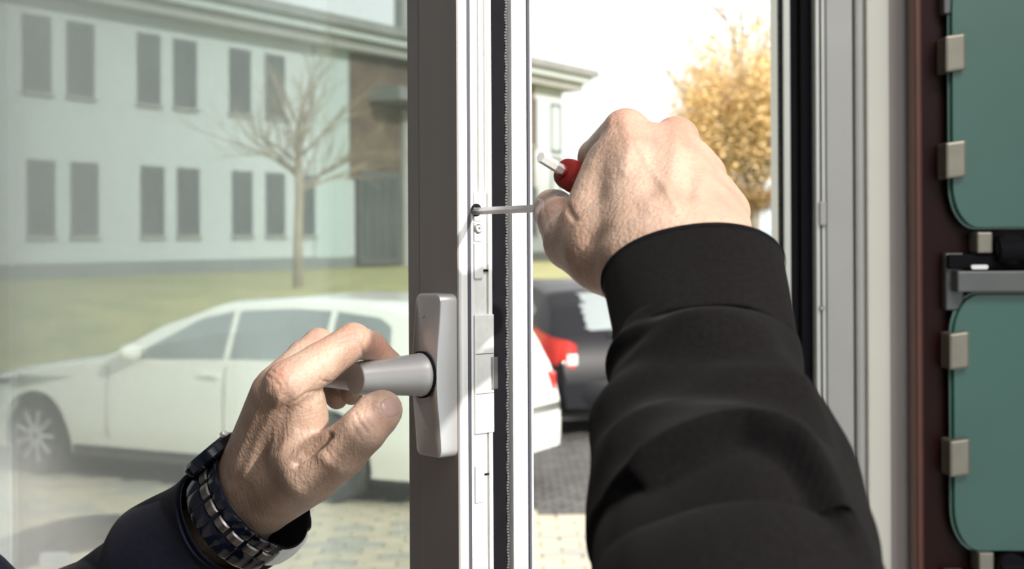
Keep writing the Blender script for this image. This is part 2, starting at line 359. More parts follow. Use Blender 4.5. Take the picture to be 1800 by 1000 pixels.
# hinge stile + rails
sp_('hinge_stile', SW - .056, SW, 0, .0612, 'alu_face', bevel=.001)
sp_('top_rail', .056, SW - .056, 0, .0612, 'alu_face', SZ - .056, SZ, .001)
sp_('bottom_rail', .056, SW - .056, 0, .0612, 'alu_face', 0, .056, .001)
sp_('glass_pane', .050, SW - .050, .012, .016, 'glass', .05, SZ - .05)
sp_('glass_pane', .050, SW - .050, .034, .038, 'glass', .05, SZ - .05)
sp_('spacer_bar', .044, .0545, .0165, .0335, 'rubber', .05, SZ - .05)
# lock hardware in the edge groove:  helper maps photo y to local z
def lz(py, Y=.908): return P(835, py, Y).z - .95
hw = sp_('lock_strip', .0016, .0060, .0122, .0234, 'steel', lz(1300), lz(338), .0006)
sp_('lock_strip', .0040, .0060, .0122, .0160, 'steel', lz(338), lz(-400), .0004)
sp_('lock_strip', .0040, .0060, .0195, .0234, 'steel', lz(338), lz(-400), .0004)
sp_('slot_strip', .0056, .0064, .0161, .0194, 'frame_grey', lz(338), lz(-400))  # grey strip added to darken the slot between the lock strips
def lp(name, y0, y1, d0, d1, s0=.0000, m='steel', bev=.0008): return sp_(name, s0, .0035, d0, d1, m, lz(y1), lz(y0), bev)
b = lp('lock_block', 338, 388, .0122, .0190)
lp('lock_block', 390, 424, .0122, .0196)
lp('lock_cover', 427, 490, .0122, .0196)
lp('lock_cover', 553, 763, .0112, .0272, -.0012, bev=.001)
o = lp('latch_tongue', 629, 686, .0245, .0290, -.003, 'steel_dark', .0006)
lp('lock_cover', 820, 885, .0122, .0196)
lp('latch_slot', 474, 478, .0198, .0236, .0002, 'rubber', .0003)
lp('latch_slot', 835, 838, .0198, .0236, .0002, 'rubber', .0003)
# hairline joints of the big cover
for yy in (622, 692): lp('joint_line', yy, yy + 1.2, .0118, .0268, -.00135, 'groove', 0)
# screw below the key hole: ring + head + socket
def lock_screw(py, d, r):
    a = part('screw', lathe([(0, r), (.001, r), (.0014, r * .85), (.0014, r * .45), (.0002, r * .40)], (.0002, d, lz(py)), (1, 0, 0), 24), 'steel', sash, smooth='auto')
    w_ = lathe([(0, r * 1.35), (.0006, r * 1.35), (.0006, r * 1.1)], (.0000, d, lz(py)), (1, 0, 0), 24)
    part('screw_ring', w_, 'steel_dark', sash)
lock_screw(402, .0150, .0023)
part('key_socket', lathe([(0, .0042), (.0004, .0042), (.0008, .0028), (.0008, .0001)], (.0001, .0135, lz(369)), (1, 0, 0), 18), 'rubber', sash)
# ---------------- handle (part with sub-parts)
zc = P(765, 663, .89).z - .95; hh = .0522
rings = []
NN = 26
def esc_ring(k, inset, tt):
    out = []
    for (sx, sz) in round_rect(.0275 - 2 * inset, 2 * hh - 2 * inset, .0045, 5):
        out.append((-(.0160 + sx * 1.0), sz))
    return out
o2 = round_rect(.0275, 2 * hh, .0050, 6)
# subdivide the long sides so that the front can bulge
def dens(pts, n):
    out = []
    for i in range(len(pts)):
        a = pts[i]; b = pts[(i + 1) % len(pts)]; L = math.dist(a, b); k = max(1, int(L / n))
        for j in range(k): out.append((a[0] + (b[0] - a[0]) * j / k, a[1] + (b[1] - a[1]) * j / k))
    return out
o2 = dens(o2, .004)
def thick(zv): return .0142 + .0036 * (math.cos(min(1, abs(zv) / hh) * math.pi) * .5 + .5)
R = []
for f, ins in ((0, 0), (.88, .0), (.955, .0005), (1.0, .0018)):
    R.append([V((-.0158 + x * (1 - ins / .0137), -thick(z_) * f - .0009 * (1 - f), zc + z_ * (1 - ins / hh))) for x, z_ in o2])
bm = loft(R)
escutcheon = part('window_handle', bm, 'alu_handle', sash, smooth='auto'); escutcheon['label'] = 'satin aluminium window handle'
# neck: cone along -y (local), base at front face
nx = -.0168; y0 = -thick(0)
NL = .0505
zh = P(690, 663, .885).z - .95
def zc_at(h): return zh
neck = nb()
lathe([(0, .0138), (.0012, .0140), (.003, .0136), (.0075, .0131), (.030, .0116), (NL - .0006, .0103), (NL, .0098), (NL + .00005, .0001)], (nx, y0 - .001, zh), (0, -1, 0.02), 48, neck)
lev = obj('lever', neck, 'alu_handle', None, 'auto'); lev.parent = escutcheon
ring = obj('rosette_ring', lathe([(0, .0150), (.0016, .0150), (.0016, .0137)], (nx, y0 + .0002, zh), (0, -1, 0), 40), 'rubber'); ring.parent = escutcheon
# lever bar running toward the hinge (hidden behind the fingers)
rg = []
for i in range(14):
    t = i / 13; xx = nx + .004 - .080 * t - .004; e = math.sqrt(max(0, 1 - (max(0, t - .85) / .15) ** 2)) if t > .85 else 1
    rg.append([V((xx, y0 - NL + .0125 + .0085 * e * math.cos(a) , zh + .0095 * e * math.sin(a) * 1.0)) for a in [2 * math.pi * k / 24 for k in range(24)]])
lb = obj('lever_grip', loft(rg), 'alu_handle', None, 'auto'); lb.parent = escutcheon
# small embossed arrows on the escutcheon front (open / close marks)
for py_, up in ((566, 1), (758, -1)):
    zq = P(742, py_, .885).z - .95
    a = nb()
    for k in range(9):
        an = math.radians(-60 + 200 * k / 8); r = .0019
        c = V((-.018 + r * math.cos(an), 0, zq + up * r * math.sin(an)))
        box(a, c.x - .0003, c.x + .0003, -thick(zq - zc) - .00012, -thick(zq - zc) + .001, c.z - .0003, c.z + .0003)
    box(a, -.0183, -.0177, -thick(zq - zc) - .00012, -thick(zq - zc) + .001, zq - .003, zq + .003)
    am = obj('arrow_mark', a, 'groove'); am.parent = escutcheon

# ================================================================== HEX KEY
S0 = P(829, 371.5, .912); S1 = P(1000, 364, .775)
key = empty('hex_key', S1)
tag(key, 'steel hex key with red grip in the right hand, its tip in the sash lock', 'hex key')
d = (S1 - S0).normalized()
Mloc = Matrix.Translation(-S1)
def kpart(name, bm, m, smooth=False): bm.transform(Mloc); return part(name, bm, m, key, smooth=smooth)
kpart('shaft', tube([S0, S1], .0026, 6), 'steel_dark')
G0 = P(994, 303, .772); G1 = P(1090, 352, .805); gd = (G1 - G0).normalized()
kpart('grip', lathe([(-.002, .0062), (-.001, .0078), (.0015, .0086), (.004, .0088), (.0055, .0083), (.007, .0090), (.02, .0092), (.042, .0085), (.046, .006)], G0, gd, 36), 'red_plastic', 'auto').scale = (1, 1, 1)
kpart('stub', tube([P(950, 276, .757), G0], .0030, 6), 'steel', False)
kpart('collar', lathe([(-.0022, .0035), (-.0035, .0038), (-.0040, .0032)], G0, gd, 24), 'red_plastic', 'auto')
kpart('grip_core', tube([S1, (G0 + G1) / 2], .0026, 8), 'steel_dark')

# ================================================================== SDF TOOLS
def lerp(a, b, t): return a + (b - a) * t
def cap_sdf(G, a, b, ra, rb):
    ab = np.array(b - a, dtype=np.float32); L2 = float((ab ** 2).sum()) + 1e-12
    px, py, pz = G[0] - a.x, G[1] - a.y, G[2] - a.z
    t = np.clip((px * ab[0] + py * ab[1] + pz * ab[2]) / L2, 0, 1)
    dx = px - t * ab[0]; dy = py - t * ab[1]; dz = pz - t * ab[2]
    return np.sqrt(dx * dx + dy * dy + dz * dz) - (ra + (rb - ra) * t)
def smin(a, b, k):
    h = np.maximum(k - np.abs(a - b), 0) / k
    return np.minimum(a, b) - h * h * h * k / 6
def union(G, prims, k):
    d = None
    for a, b, ra, rb in prims:
        x = cap_sdf(G, a, b, ra, rb); d = x if d is None else smin(d, x, k)
    return d
def grid_for(pts, h, pad):
    mn = np.min([list(p) for p in pts], 0) - pad; mx = np.max([list(p) for p in pts], 0) + pad
    n = np.ceil((mx - mn) / h).astype(int) + 1
    ax = [(mn[i] + h * np.arange(n[i])).astype(np.float32) for i in range(3)]
    return (ax[0][:, None, None], ax[1][None, :, None], ax[2][None, None, :]), mn
def surface_nets(f, mn, h):
    ins = f < 0; n = np.array(f.shape)
    acc = np.zeros((*(n - 1), 3), np.float32); cnt = np.zeros(n - 1, np.int16)
    for ax in range(3):
        sl0 = [slice(None)] * 3; sl1 = [slice(None)] * 3; sl0[ax] = slice(0, -1); sl1[ax] = slice(1, None)
        f0 = f[tuple(sl0)]; f1 = f[tuple(sl1)]; cr_ = ins[tuple(sl0)] != ins[tuple(sl1)]
        t = np.where(cr_, f0 / np.where(cr_, f0 - f1, 1), 0).astype(np.float32)
        o1, o2_ = [a for a in range(3) if a != ax]
        for i in (0, 1):
            for j in (0, 1):
                s = [slice(None)] * 3; s[o1] = slice(i, n[o1] - 1 + i); s[o2_] = slice(j, n[o2_] - 1 + j); s = tuple(s)
                c = cr_[s]; cnt += c
                acc[..., ax] += np.where(c, t[s], 0); acc[..., o1] += c * i; acc[..., o2_] += c * j
    act = cnt > 0; idx = -np.ones(cnt.shape, np.int64); cells = np.argwhere(act); idx[act] = np.arange(len(cells))
    vs = (acc[act] / cnt[act][:, None] + cells) * h + mn
    faces = []
    for ax in range(3):
        o1, o2_ = [(1, 2), (2, 0), (0, 1)][ax]
        sl0 = [slice(None)] * 3; sl1 = [slice(None)] * 3; sl0[ax] = slice(0, -1); sl1[ax] = slice(1, None)
        cr_ = np.argwhere(ins[tuple(sl0)] != ins[tuple(sl1)])
        cr_ = cr_[(cr_[:, o1] > 0) & (cr_[:, o2_] > 0) & (cr_[:, o1] < n[o1] - 1) & (cr_[:, o2_] < n[o2_] - 1)]
        e1 = np.zeros(3, int); e1[o1] = 1; e2 = np.zeros(3, int); e2[o2_] = 1
        q = [idx[tuple((cr_ - a).T)] for a in (0 * e1, e1, e1 + e2, e2)]
        inside = ins[tuple(cr_.T)]
        Q = np.stack(q, 1); Q[~inside] = Q[~inside][:, ::-1]; faces.append(Q)
    return vs, np.concatenate(faces)
def relax(vs, faces, it=2, lam=.5):
    e = np.concatenate([faces[:, [0, 1]], faces[:, [1, 2]], faces[:, [2, 3]], faces[:, [3, 0]]])
    deg = np.bincount(e.ravel(), minlength=len(vs)).astype(float)[:, None]
    for _ in range(it):
        s = np.zeros_like(vs)
        for a in range(3):
            s[:, a] = np.bincount(e[:, 0], vs[e[:, 1], a], len(vs)) + np.bincount(e[:, 1], vs[e[:, 0], a], len(vs))
        vs = vs + lam * (s / deg - vs)
    return vs
def vnormals(vs, faces):
    n = np.cross(vs[faces[:, 2]] - vs[faces[:, 0]], vs[faces[:, 3]] - vs[faces[:, 1]])
    out = np.zeros_like(vs)
    for k in range(4):
        for a in range(3): out[:, a] += np.bincount(faces[:, k], n[:, a], len(vs))
    return out / (np.linalg.norm(out, axis=1, keepdims=True) + 1e-12)
def seg_dist(px, py, pl):
    d = np.full(px.shape, 1e9)
    for (x0, y0), (x1, y1) in zip(pl[:-1], pl[1:]):
        L = (x1 - x0) ** 2 + (y1 - y0) ** 2 + 1e-9
        t = np.clip(((px - x0) * (x1 - x0) + (py - y0) * (y1 - y0)) / L, 0, 1)
        d = np.minimum(d, np.hypot(px - x0 - t * (x1 - x0), py - y0 - t * (y1 - y0)))
    return d
def carve(vs, faces, marks):
    """model creases, tendons and knuckle folds into the skin: (polyline, width px, depth m, +out/-in)"""
    nn = vnormals(vs, faces); px, py = proj(vs)
    view = np.stack([vs[:, 0], vs[:, 1], vs[:, 2] - CAMZ], 1); view /= np.linalg.norm(view, axis=1, keepdims=True)
    facing = np.clip(-(nn * view).sum(1) * 2.2, 0, 1)
    for pl, w, dep in marks:
        d = seg_dist(px, py, pl); vs = vs + nn * (dep * np.exp(-(d / w) ** 2) * facing)[:, None]
    return vs
def Q(*a): return P(*a)
def cap_px(l):      # [(px,py,Y,r), ...] chain -> capsule list
    return [(P(*a[:3]), P(*b[:3]), a[3], b[3]) for a, b in zip(l[:-1], l[1:])]

# ================================================================== HANDS
def make_hand(palm, digits, extra, h, marks, kpalm=.010, it=2):
    pts = [p for c in palm + sum(digits, []) + extra for p in (c[0], c[1])]
    G, mn = grid_for(pts, h, .028)
    dp = union(G, palm, kpalm)
    df = None
    for dg in digits:
        x = union(G, dg, .0035); df = x if df is None else smin(df, x, .0012)
    d = smin(dp, df, .0055)
    for c in extra: d = smin(d, cap_sdf(G, *c), .006)
    vs, fs = surface_nets(d, mn, h)
    vs = relax(vs.astype(np.float64), fs, it)
    vs = carve(vs, fs, marks)
    return vs, fs

# ---- left hand
L_index = cap_px([(505, 674, .834, .0138), (562, 640, .846, .0125), (620, 600, .860, .0112), (652, 608, .880, .0092), (682, 640, .893, .0088), (672, 668, .903, .0080)])
L_middle = cap_px([(486, 678, .862, .0125), (530, 628, .885, .0095), (560, 604, .903, .0098), (590, 640, .930, .0085), (612, 672, .925, .0082), (618, 692, .918, .0075)])
L_ring = cap_px([(476, 695, .892, .012), (530, 622, .930, .0088), (566, 660, .955, .008), (592, 700, .940, .0075)])
L_pinky = cap_px([(468, 715, .918, .011), (505, 660, .955, .008), (530, 690, .972, .0072), (548, 700, .962, .0068)])
L_thumb = cap_px([(547, 826, .842, .0190), (598, 795, .828, .0155), (638, 756, .820, .0136), (661, 730, .826, .0131), (672, 721, .832, .0121)])
L_palm = cap_px([(440, 868, .915, .0235), (503, 680, .838, .0130)]) + cap_px([(432, 860, .925, .0225), (484, 690, .866, .0130)]) \
    + cap_px([(430, 850, .935, .021), (474, 705, .894, .0120)]) + cap_px([(428, 850, .945, .019), (468, 722, .918, .0115)]) \
    + cap_px([(462, 872, .905, .0235), (545, 828, .850, .0195)]) + cap_px([(480, 800, .882, .022), (508, 745, .868, .019)]) \
    + cap_px([(525, 800, .850, .0175), (530, 740, .852, .0150), (528, 705, .848, .0150)]) + cap_px([(480, 690, .850, .0135), (440, 850, .905, .021)]) + cap_px([(440, 880, .915, .0245), (400, 925, .945, .0260)]) + cap_px([(400, 925, .945, .026), (330, 985, .98, .030)])
L_marks = [([(520, 815), (548, 793), (568, 776), (580, 766)], 5, -.0030), ([(540, 800), (565, 780)], 10, -.0015),
           ([(515, 708), (540, 690), (575, 685)], 2.2, -.0007), ([(572, 672), (590, 680), (598, 690)], 2.2, -.0008), ([(560, 710), (585, 703)], 2, -.0005),
           ([(560, 668), (590, 673)], 1.8, -.0005), ([(625, 725), (632, 742), (646, 760)], 2.2, -.0009), ([(634, 718), (642, 736), (656, 752)], 2.0, -.0006),
           ([(618, 745), (626, 760), (638, 774)], 2.0, -.0005),
           ([(600, 592), (618, 583), (634, 590)], 2.0, -.0006), ([(596, 602), (612, 594), (632, 602)], 2.0, -.0005), ([(634, 607), (640, 625), (636, 634)], 2.2, -.0012),
           ([(430, 835), (455, 770), (490, 700)], 7, .0010), ([(470, 830), (492, 760), (508, 700)], 9, -.0010), ([(408, 830), (440, 750), (466, 690)], 6, .0007),
           ([(445, 850), (480, 800), (520, 760)], 5, .0007), ([(560, 800), (600, 830)], 8, .0006), ([(572, 790), (590, 812), (596, 835)], 2.0, -.0004), ([(580, 786), (598, 808)], 1.8, -.0004),
           ([(470, 660), (482, 668), (492, 680)], 2.4, -.0005), ([(478, 652), (492, 662), (502, 676)], 2.4, -.0004)]
for k in range(9):
    x0 = 486 + k * 7.5; L_marks.append(([(x0, 700 + (k % 3) * 6), (x0 - 8, 735 + k * 2), (x0 - 10 + k * 2, 775)], 1.6, -.00032))
lv, lf = make_hand(L_palm, [L_index, L_middle, L_ring, L_pinky, L_thumb], [], .00125, L_marks)

# ---- right hand
R_index = cap_px([(1100, 232, .745, .0125), (1048, 276, .785, .0100), (1040, 325, .800, .0088), (1062, 352, .790, .0085)])
R_middle = cap_px([(1188, 244, .747, .012), (1140, 292, .800, .0098), (1095, 345, .815, .009), (1095, 385, .790, .0085)])
R_ring = cap_px([(1237, 308, .740, .0115), (1190, 345, .795, .0095), (1130, 385, .810, .0088), (1115, 415, .785, .008)])
R_pinky = cap_px([(1280, 372, .725, .0110), (1235, 400, .775, .0088), (1180, 430, .790, .008), (1150, 445, .770, .0075)])
R_thumb = cap_px([(1006, 423, .742, .0152), (988, 390, .770, .0130), (975, 371, .792, .0118), (971, 365, .800, .0108)])
R_palm = cap_px([(1120, 450, .672, .0185), (1102, 236, .742, .0120)]) + cap_px([(1170, 440, .664, .0185), (1188, 248, .742, .0115)]) \
    + cap_px([(1225, 445, .662, .0175), (1236, 312, .735, .0112)]) + cap_px([(1272, 450, .664, .0150), (1278, 378, .720, .0112)]) \
    + cap_px([(1084, 300, .738, .0180), (1055, 395, .716, .0205)]) + cap_px([(1062, 440, .698, .0205), (1010, 424, .735, .0160)]) \
    + cap_px([(1150, 350, .745, .020), (1220, 400, .725, .018)]) + cap_px([(1130, 430, .700, .022), (1190, 480, .665, .024)]) \
    + cap_px([(1190, 500, .655, .0250), (1240, 640, .60, .0225)]) + cap_px([(1145, 480, .675, .0225), (1075, 440, .70, .0205)]) \
    + cap_px([(1262, 470, .660, .0190), (1240, 520, .655, .020)]) \
    + cap_px([(1140, 440, .672, .0190), (1145, 262, .735, .0135)]) + cap_px([(1200, 440, .664, .0180), (1214, 290, .733, .0130)]) + cap_px([(1250, 440, .664, .0165), (1258, 350, .722, .0120)])
R_marks = [([(1100, 300), (1108, 250), (1100, 215)], 13, .0011), ([(1175, 330), (1187, 280), (1188, 235)], 12, .0009), ([(1228, 360), (1236, 310)], 11, .0007),
           ([(1145, 330), (1148, 270), (1145, 225)], 14, -.0008), ([(1212, 340), (1216, 290), (1216, 245)], 11, -.0009), ([(1262, 385), (1262, 330)], 10, -.0007),
           ([(1120, 250), (1140, 290), (1168, 330), (1190, 370)], 6, .0006), ([(958, 372), (962, 388), (966, 402)], 2.0, -.0006),
           ([(978, 385), (970, 400), (966, 418)], 2.2, -.0007), ([(985, 380), (980, 395)], 2, -.0004), ([(990, 345), (1000, 370), (1010, 385)], 5, -.0012),
           ([(1075, 215), (1062, 240), (1040, 290)], 9, .0005), ([(1040, 420), (1090, 400), (1120, 370)], 14, -.0008)]
rv, rf = make_hand(R_palm, [R_index, R_middle, R_ring, R_pinky, R_thumb], [], .00125, R_marks)

# ---- rest of the body (mostly below and beside the picture)
ELL = P(51, 1203, 1.02); ELR = V((.077, .44, 1.735))
SHL = V((-.42, .70, 1.43)); SHR = V((-.075, .45, 1.42)); NK = V((-.245, .555, 1.43)); HD = V((-.24, .53, 1.60))
HIPC = V((-.27, .45, .93)); FY = .05
prim = [(V((-.33, .60, 1.36)), V((-.16, .49, 1.36)), .10, .10), (V((-.30, .56, 1.2)), V((-.19, .48, 1.2)), .115, .115), (V((-.30, .53, 1.0)), V((-.21, .45, 1.0)), .115, .115),
        (NK, HD - V((0, 0, .06)), .052, .05), (SHL, NK, .06, .055), (SHR, NK, .06, .055)]
headp = [(HD, HD + V((0, .01, .045)), .070, .080), (HD + V((.02, .03, -.06)), HD + V((.025, .04, -.055)), .045, .045)]
fw = V((.6, .8, 0)).normalized(); sd_ = V((.8, -.6, 0))
headf = [(HD + fw * .078 + V((0, 0, .02)), HD + fw * .095 + V((0, 0, -.012)), .008, .011)] + \
        [(HD + sd_ * s * .074 + V((0, 0, .015)), HD + sd_ * s * .078 + V((0, 0, -.015)), .012, .009) for s in (1, -1)] + \
        [(HD + fw * .074 + V((0, 0, -.045)) + sd_ * .018, HD + fw * .074 + V((0, 0, -.045)) - sd_ * .018, .009, .009)] + \
        [(HD + fw * .072 + sd_ * s * .030 + V((0, 0, .034)), HD + fw * .066 + sd_ * s * .012 + V((0, 0, .034)), .011, .01) for s in (1, -1)]
arms = [(SHL, ELL, .050, .042), (ELL, P(330, 985, .98), .040, .030), (SHR, ELR, .050, .042), (ELR, P(1250, 680, .59), .036, .022)]
legs = []
for s, fx in ((-1, V((-.40, .52, FY + .05))), (1, V((-.15, .30, FY + .05)))):
    hp = V((-.255, .49, .93)) + (fx - V((-.275, .41, 0))).normalized() * .07; hp.z = .93
    kn = (hp + fx) / 2 + fw * .03; kn.z = .50
    legs += [(hp, kn, .088, .060), (kn, fx, .058, .038), (fx + V((0, 0, -.01)), fx + fw * .13 + V((0, 0, -.02)), .038, .028)]
allp = prim + headp + arms + legs
G, mn = grid_for([p for c in allp for p in c[:2]], .011, .14)
d = union(G, allp, .03)
for c in headf: d = smin(d, cap_sdf(G, *c), .008)
bv, bf = surface_nets(d, mn, .011); bv = relax(bv.astype(np.float64), bf, 2)
person = empty('person', (-.26, .42, FY))
tag(person, 'person in a dark jacket turning a hex key while gripping the window handle', 'person')
vs = np.concatenate([lv, rv, bv]) - np.array(person.location); fs = np.concatenate([lf, rf + len(lv), bf + len(lv) + len(rv)])
me = bpy.data.meshes.new('body'); me.from_pydata(vs.tolist(), [], fs.tolist()); me.update()
red = np.zeros(len(vs), np.float32)
hx, hy = proj(np.concatenate([lv, rv]))
for (cx, cy, rr, a_) in ((622, 588, 26, .5), (668, 612, 26, .65), (484, 655, 30, .35), (560, 596, 20, .5), (668, 735, 30, .3), (600, 700, 25, .2),
                         (1100, 205, 45, .40), (1190, 215, 34, .60), (1245, 285, 30, .45), (1295, 360, 30, .4), (975, 370, 40, .35), (1240, 330, 60, .25)):
    red[:len(hx)] = np.maximum(red[:len(hx)], a_ * np.exp(-(((hx - cx) ** 2 + (hy - cy) ** 2) / rr ** 2)))
at = me.attributes.new('red', 'FLOAT', 'POINT'); at.data.foreach_set('value', red)
body = part('body', me, 'skin', person, smooth=True)

def fix_part(name, bm_or_me, m, smooth=True, kind=None):    # world-coordinate mesh -> child of person
    o = obj(name, bm_or_me, m, None, smooth, kind)
    o.data.transform(Matrix.Translation(-person.location)); o.parent = person; return o
# fingernails, laid on the skin surface
bvh_l = BVHTree.FromPolygons(lv.tolist(), lf.tolist()); bvh_r = BVHTree.FromPolygons(rv.tolist(), rf.tolist())
def nail(bvh, c, ax, hw_, hl, Y):
    n1, n2 = 13, 13; rows = []
    ax = V(ax).normalized(); ay = V((-ax.y, ax.x))
    cam0 = V((0, 0, CAMZ)); last = None
    bm = nb(); vv = []
    for i in range(n1):
        for j in range(n2):
            a = -1 + 2 * i / (n1 - 1); b = -1 + 2 * j / (n2 - 1)
            # squircle mapping
            x = a * math.sqrt(1 - b * b / 2.6); y = b * math.sqrt(1 - a * a / 2.6)
            q = V(c) + ax * (x * hl) + ay * (y * hw_)
            dr = (P(q.x, q.y, 1) - cam0).normalized(); h_ = bvh.ray_cast(cam0, dr)
            if h_[0] is None: vv.append(None); continue
            e = max(abs(a), abs(b)); vv.append(bm.verts.new(h_[0] + h_[1] * (.00055 * (1 - e ** 6) - .0001)))
    for i in range(n1 - 1):
        for j in range(n2 - 1):
            q = [vv[i * n2 + j], vv[(i + 1) * n2 + j], vv[(i + 1) * n2 + j + 1], vv[i * n2 + j + 1]]
            if all(q): bm.faces.new(q)
    bmesh.ops.solidify(bm, geom=bm.faces[:], thickness=.0004)
    return bm
fix_part('fingernail', nail(bvh_l, (686, 717), (1, -.35), 19, 17, .83), 'nail')
fix_part('fingernail', nail(bvh_r, (948, 366), (.15, -1), 8, 19, .79), 'nail')

# ================================================================== CLOTHES
def catmull(p, t):
    n = len(p) - 1; x = min(max(t * n, 0), n - 1e-6); i = int(x); f = x - i
    p0 = p[max(i - 1, 0)]; p1 = p[i]; p2 = p[i + 1]; p3 = p[min(i + 2, n)]
    return tuple(.5 * (2 * b + (c - a) * f + (2 * a - 5 * b + 4 * c - d) * f * f + (3 * b - a - 3 * c + d) * f ** 3) for a, b, c, d in zip(p0, p1, p2, p3))
def garment(name, st, m, disp, M_=150, N_=120, thick_=.0016, tmax=1.0):
    """st: [(center, u(half width vector), b)] ; v = u x axis"""
    flat = [(*c, *u, b) for c, u, b in st]; rings = []
    for i in range(M_ + 1):
        t = i / M_ * tmax; q = catmull(flat, t); q2 = catmull(flat, min(t + .004, 1)); q1 = catmull(flat, max(t - .004, 0))
        c = V(q[:3]); u = V(q[3:6]); ax = (V(q2[:3]) - V(q1[:3])).normalized()
        u = u - ax * u.dot(ax) * .6
        v = u.cross(ax).normalized()
        if v.z < 0: v = -v
        r = []
        for k in range(N_):
            a = 2 * math.pi * k / N_; dr = u * math.cos(a) + v * q[6] * math.sin(a); dn = dr.normalized()
            r.append(c + dr + dn * disp(t, a))
        rings.append(r)
    bm = loft(rings, True, False)
    return rings, bm
def gauss(x, w): return math.exp(-(x / w) ** 2)
# stations for the right sleeve
def stn(l, r, Y, b):
    a = P(l[0], l[1], Y); c = P(r[0], r[1], Y); return ((a + c) / 2, (c - a) / 2, b)
cuffst = [stn((1060, 506), (1374, 452), .652, .0280), stn((1072, 575), (1386, 522), .628, .0275), stn((1085, 645), (1398, 600), .603, .0270)]
_, bm = garment('cuff', cuffst, 'cloth', lambda t, a: .0007 * math.sin(3 * a + 2 * t) + (.0009 * gauss(t - .02, .02)) + .0006 * math.sin(7 * a) * t, 40, 140)
bmesh.ops.solidify(bm, geom=bm.faces[:], thickness=.0020)
fix_part('cuff', bm, 'cloth')
# stitched hem just below the cuff edge
ring_ = []
_r, _b = garment('x', cuffst, 'cloth', lambda t, a: .0008 * math.sin(3 * a + 2 * t) + .0010, 40, 150); _b.free()
bm = nb()
for row in (3,):
    rr = _r[row]
    for k in range(0, 150):
        a, b = rr[k], rr[(k + 1) % 150]; tube([a.lerp(b, .15), a.lerp(b, .8)], .00022, 4, bm)
fix_part('stitching', bm, 'cloth_navy', False, 'stuff')
sl = [stn((1076, 600), (1389, 552), .620, .0262), stn((1080, 650), (1402, 612), .602, .0278), stn((1046, 745), (1440, 702), .570, .0330), stn((1036, 850), (1492, 800), .545, .0375),
      stn((1040, 950), (1528, 905), .515, .0420), stn((1046, 1050), (1552, 1010), .485, .0440),
      ((V((.068, .445, 1.738))), V((.050, 0, 0)), .050), ((V((.02, .45, 1.58))), V((.058, .02, 0)), .056), ((V((-.06, .45, 1.43))), V((.060, .03, .02)), .065)]
def rdisp(t, a):
    # t 0..1 over 9 stations: visible part is t<.62 ; a = pi/2 is the top of the sleeve, 0 right side, pi left side
    c = math.cos(a); x = t * 8
    d = 0
    # soft diagonal folds below the cuff
    d += .0028 * math.sin(x * 5.2 + c * 2.6) * gauss(x - 1.5, 1.1) * max(0, math.sin(a) * .7 + .3)
    d += .0045 * gauss(x - (1.55 + .35 * c - .25 * abs(c)), .22) * (.55 - .45 * c)
    d -= .0036 * gauss(x - (2.0 + .25 * c), .20) * (.6 - .4 * c)
    # large overhanging fold: cloth swells, then tucks under in a sharp crease that peaks right of centre
    x0 = float(np.interp(c, [-1, -.65, -.2, .1, .35, .7, 1], [4.05, 4.52, 4.42, 4.30, 4.55, 5.35, 5.6])) if math.sin(a) > -.25 else 4.6
    e = x - x0; st_ = 1 / (1 + math.exp(max(-40, min(40, e / .035))))
    wt = (1 - .75 * max(0, min(1, (-c - .55) / .35))) * (1 - max(0, min(1, (c - .45) / .4)))
    d += wt * (st_ * .0085 * math.exp(-(min(e, 0) / .75) ** 2) - (1 - st_) * .0060 * math.exp(-max(e, 0) / .7))
    e2 = x - (3.0 + 1.1 * abs(c + .55)); d += .0016 * gauss(e2, .35)
    e3 = c - (.58 + .04 * x); d += .0030 * gauss(e3, .14) * gauss(x - 3.2, 1.3) * (1 if math.sin(a) > 0 else 0)
    d -= .0024 * gauss(c - (.80 + .02 * x), .10) * gauss(x - 3.2, 1.2) * (1 if math.sin(a) > 0 else 0)
    d += .0015 * math.sin(3.1 * a + x * 2.3) * min(1, x)
    return d
_, bm = garment('sleeve', sl, 'cloth', rdisp, 420, 170)
s_ = fix_part('sleeve', bm, 'cloth'); s_['label'] = 'black right sleeve with deep folds'
# left sleeve
def cst(px, py, Y, ux, uy, b):      # centre pixel, half-width vector along world, b
    return (P(px, py, Y), V((ux, 0, uy)), b)
# u runs across the sleeve in the picture (down-right), b in depth
aL = (ELL - P(385, 925, .93)).normalized()
def acr(r): 
    w_ = V((.62, 0, -.78)); w_ = (w_ - aL * w_.dot(aL)).normalized(); return w_ * r
ll = [(P(414, 904, .920), acr(.0385), .035), (P(400, 916, .929), acr(.0392), .037), (P(350, 955, .95), acr(.0430), .040), (P(285, 1012, .97), acr(.0470), .042), (P(200, 1090, .995), acr(.0500), .046), (ELL, acr(.055), .052),
      (ELL.lerp(SHL, .5), V((.05, -.03, .01)), .06), (SHL, V((.05, -.03, .03)), .065)]
def ldisp(t, a):
    x = t * 7
    d = .0016 * math.sin(x * 3.4 + 1.2 * math.cos(a)) * min(1, x) + .0009 * math.sin(4 * a + x) + .0010 * gauss(x - .05, .05)
    d += .0018 * gauss(x - 2.9, .28) * gauss(((a - math.pi + math.pi) % (2 * math.pi)) - math.pi, 1.0)
    d -= .0022 * gauss(x - 3.3, .25) * gauss(((a) % (2 * math.pi)) - math.pi, 1.0)
    return d
_, bm = garment('sleeve', ll, 'cloth_navy', ldisp, 160, 120)
s_ = fix_part('sleeve', bm, 'cloth_navy'); s_['label'] = 'navy left sleeve'
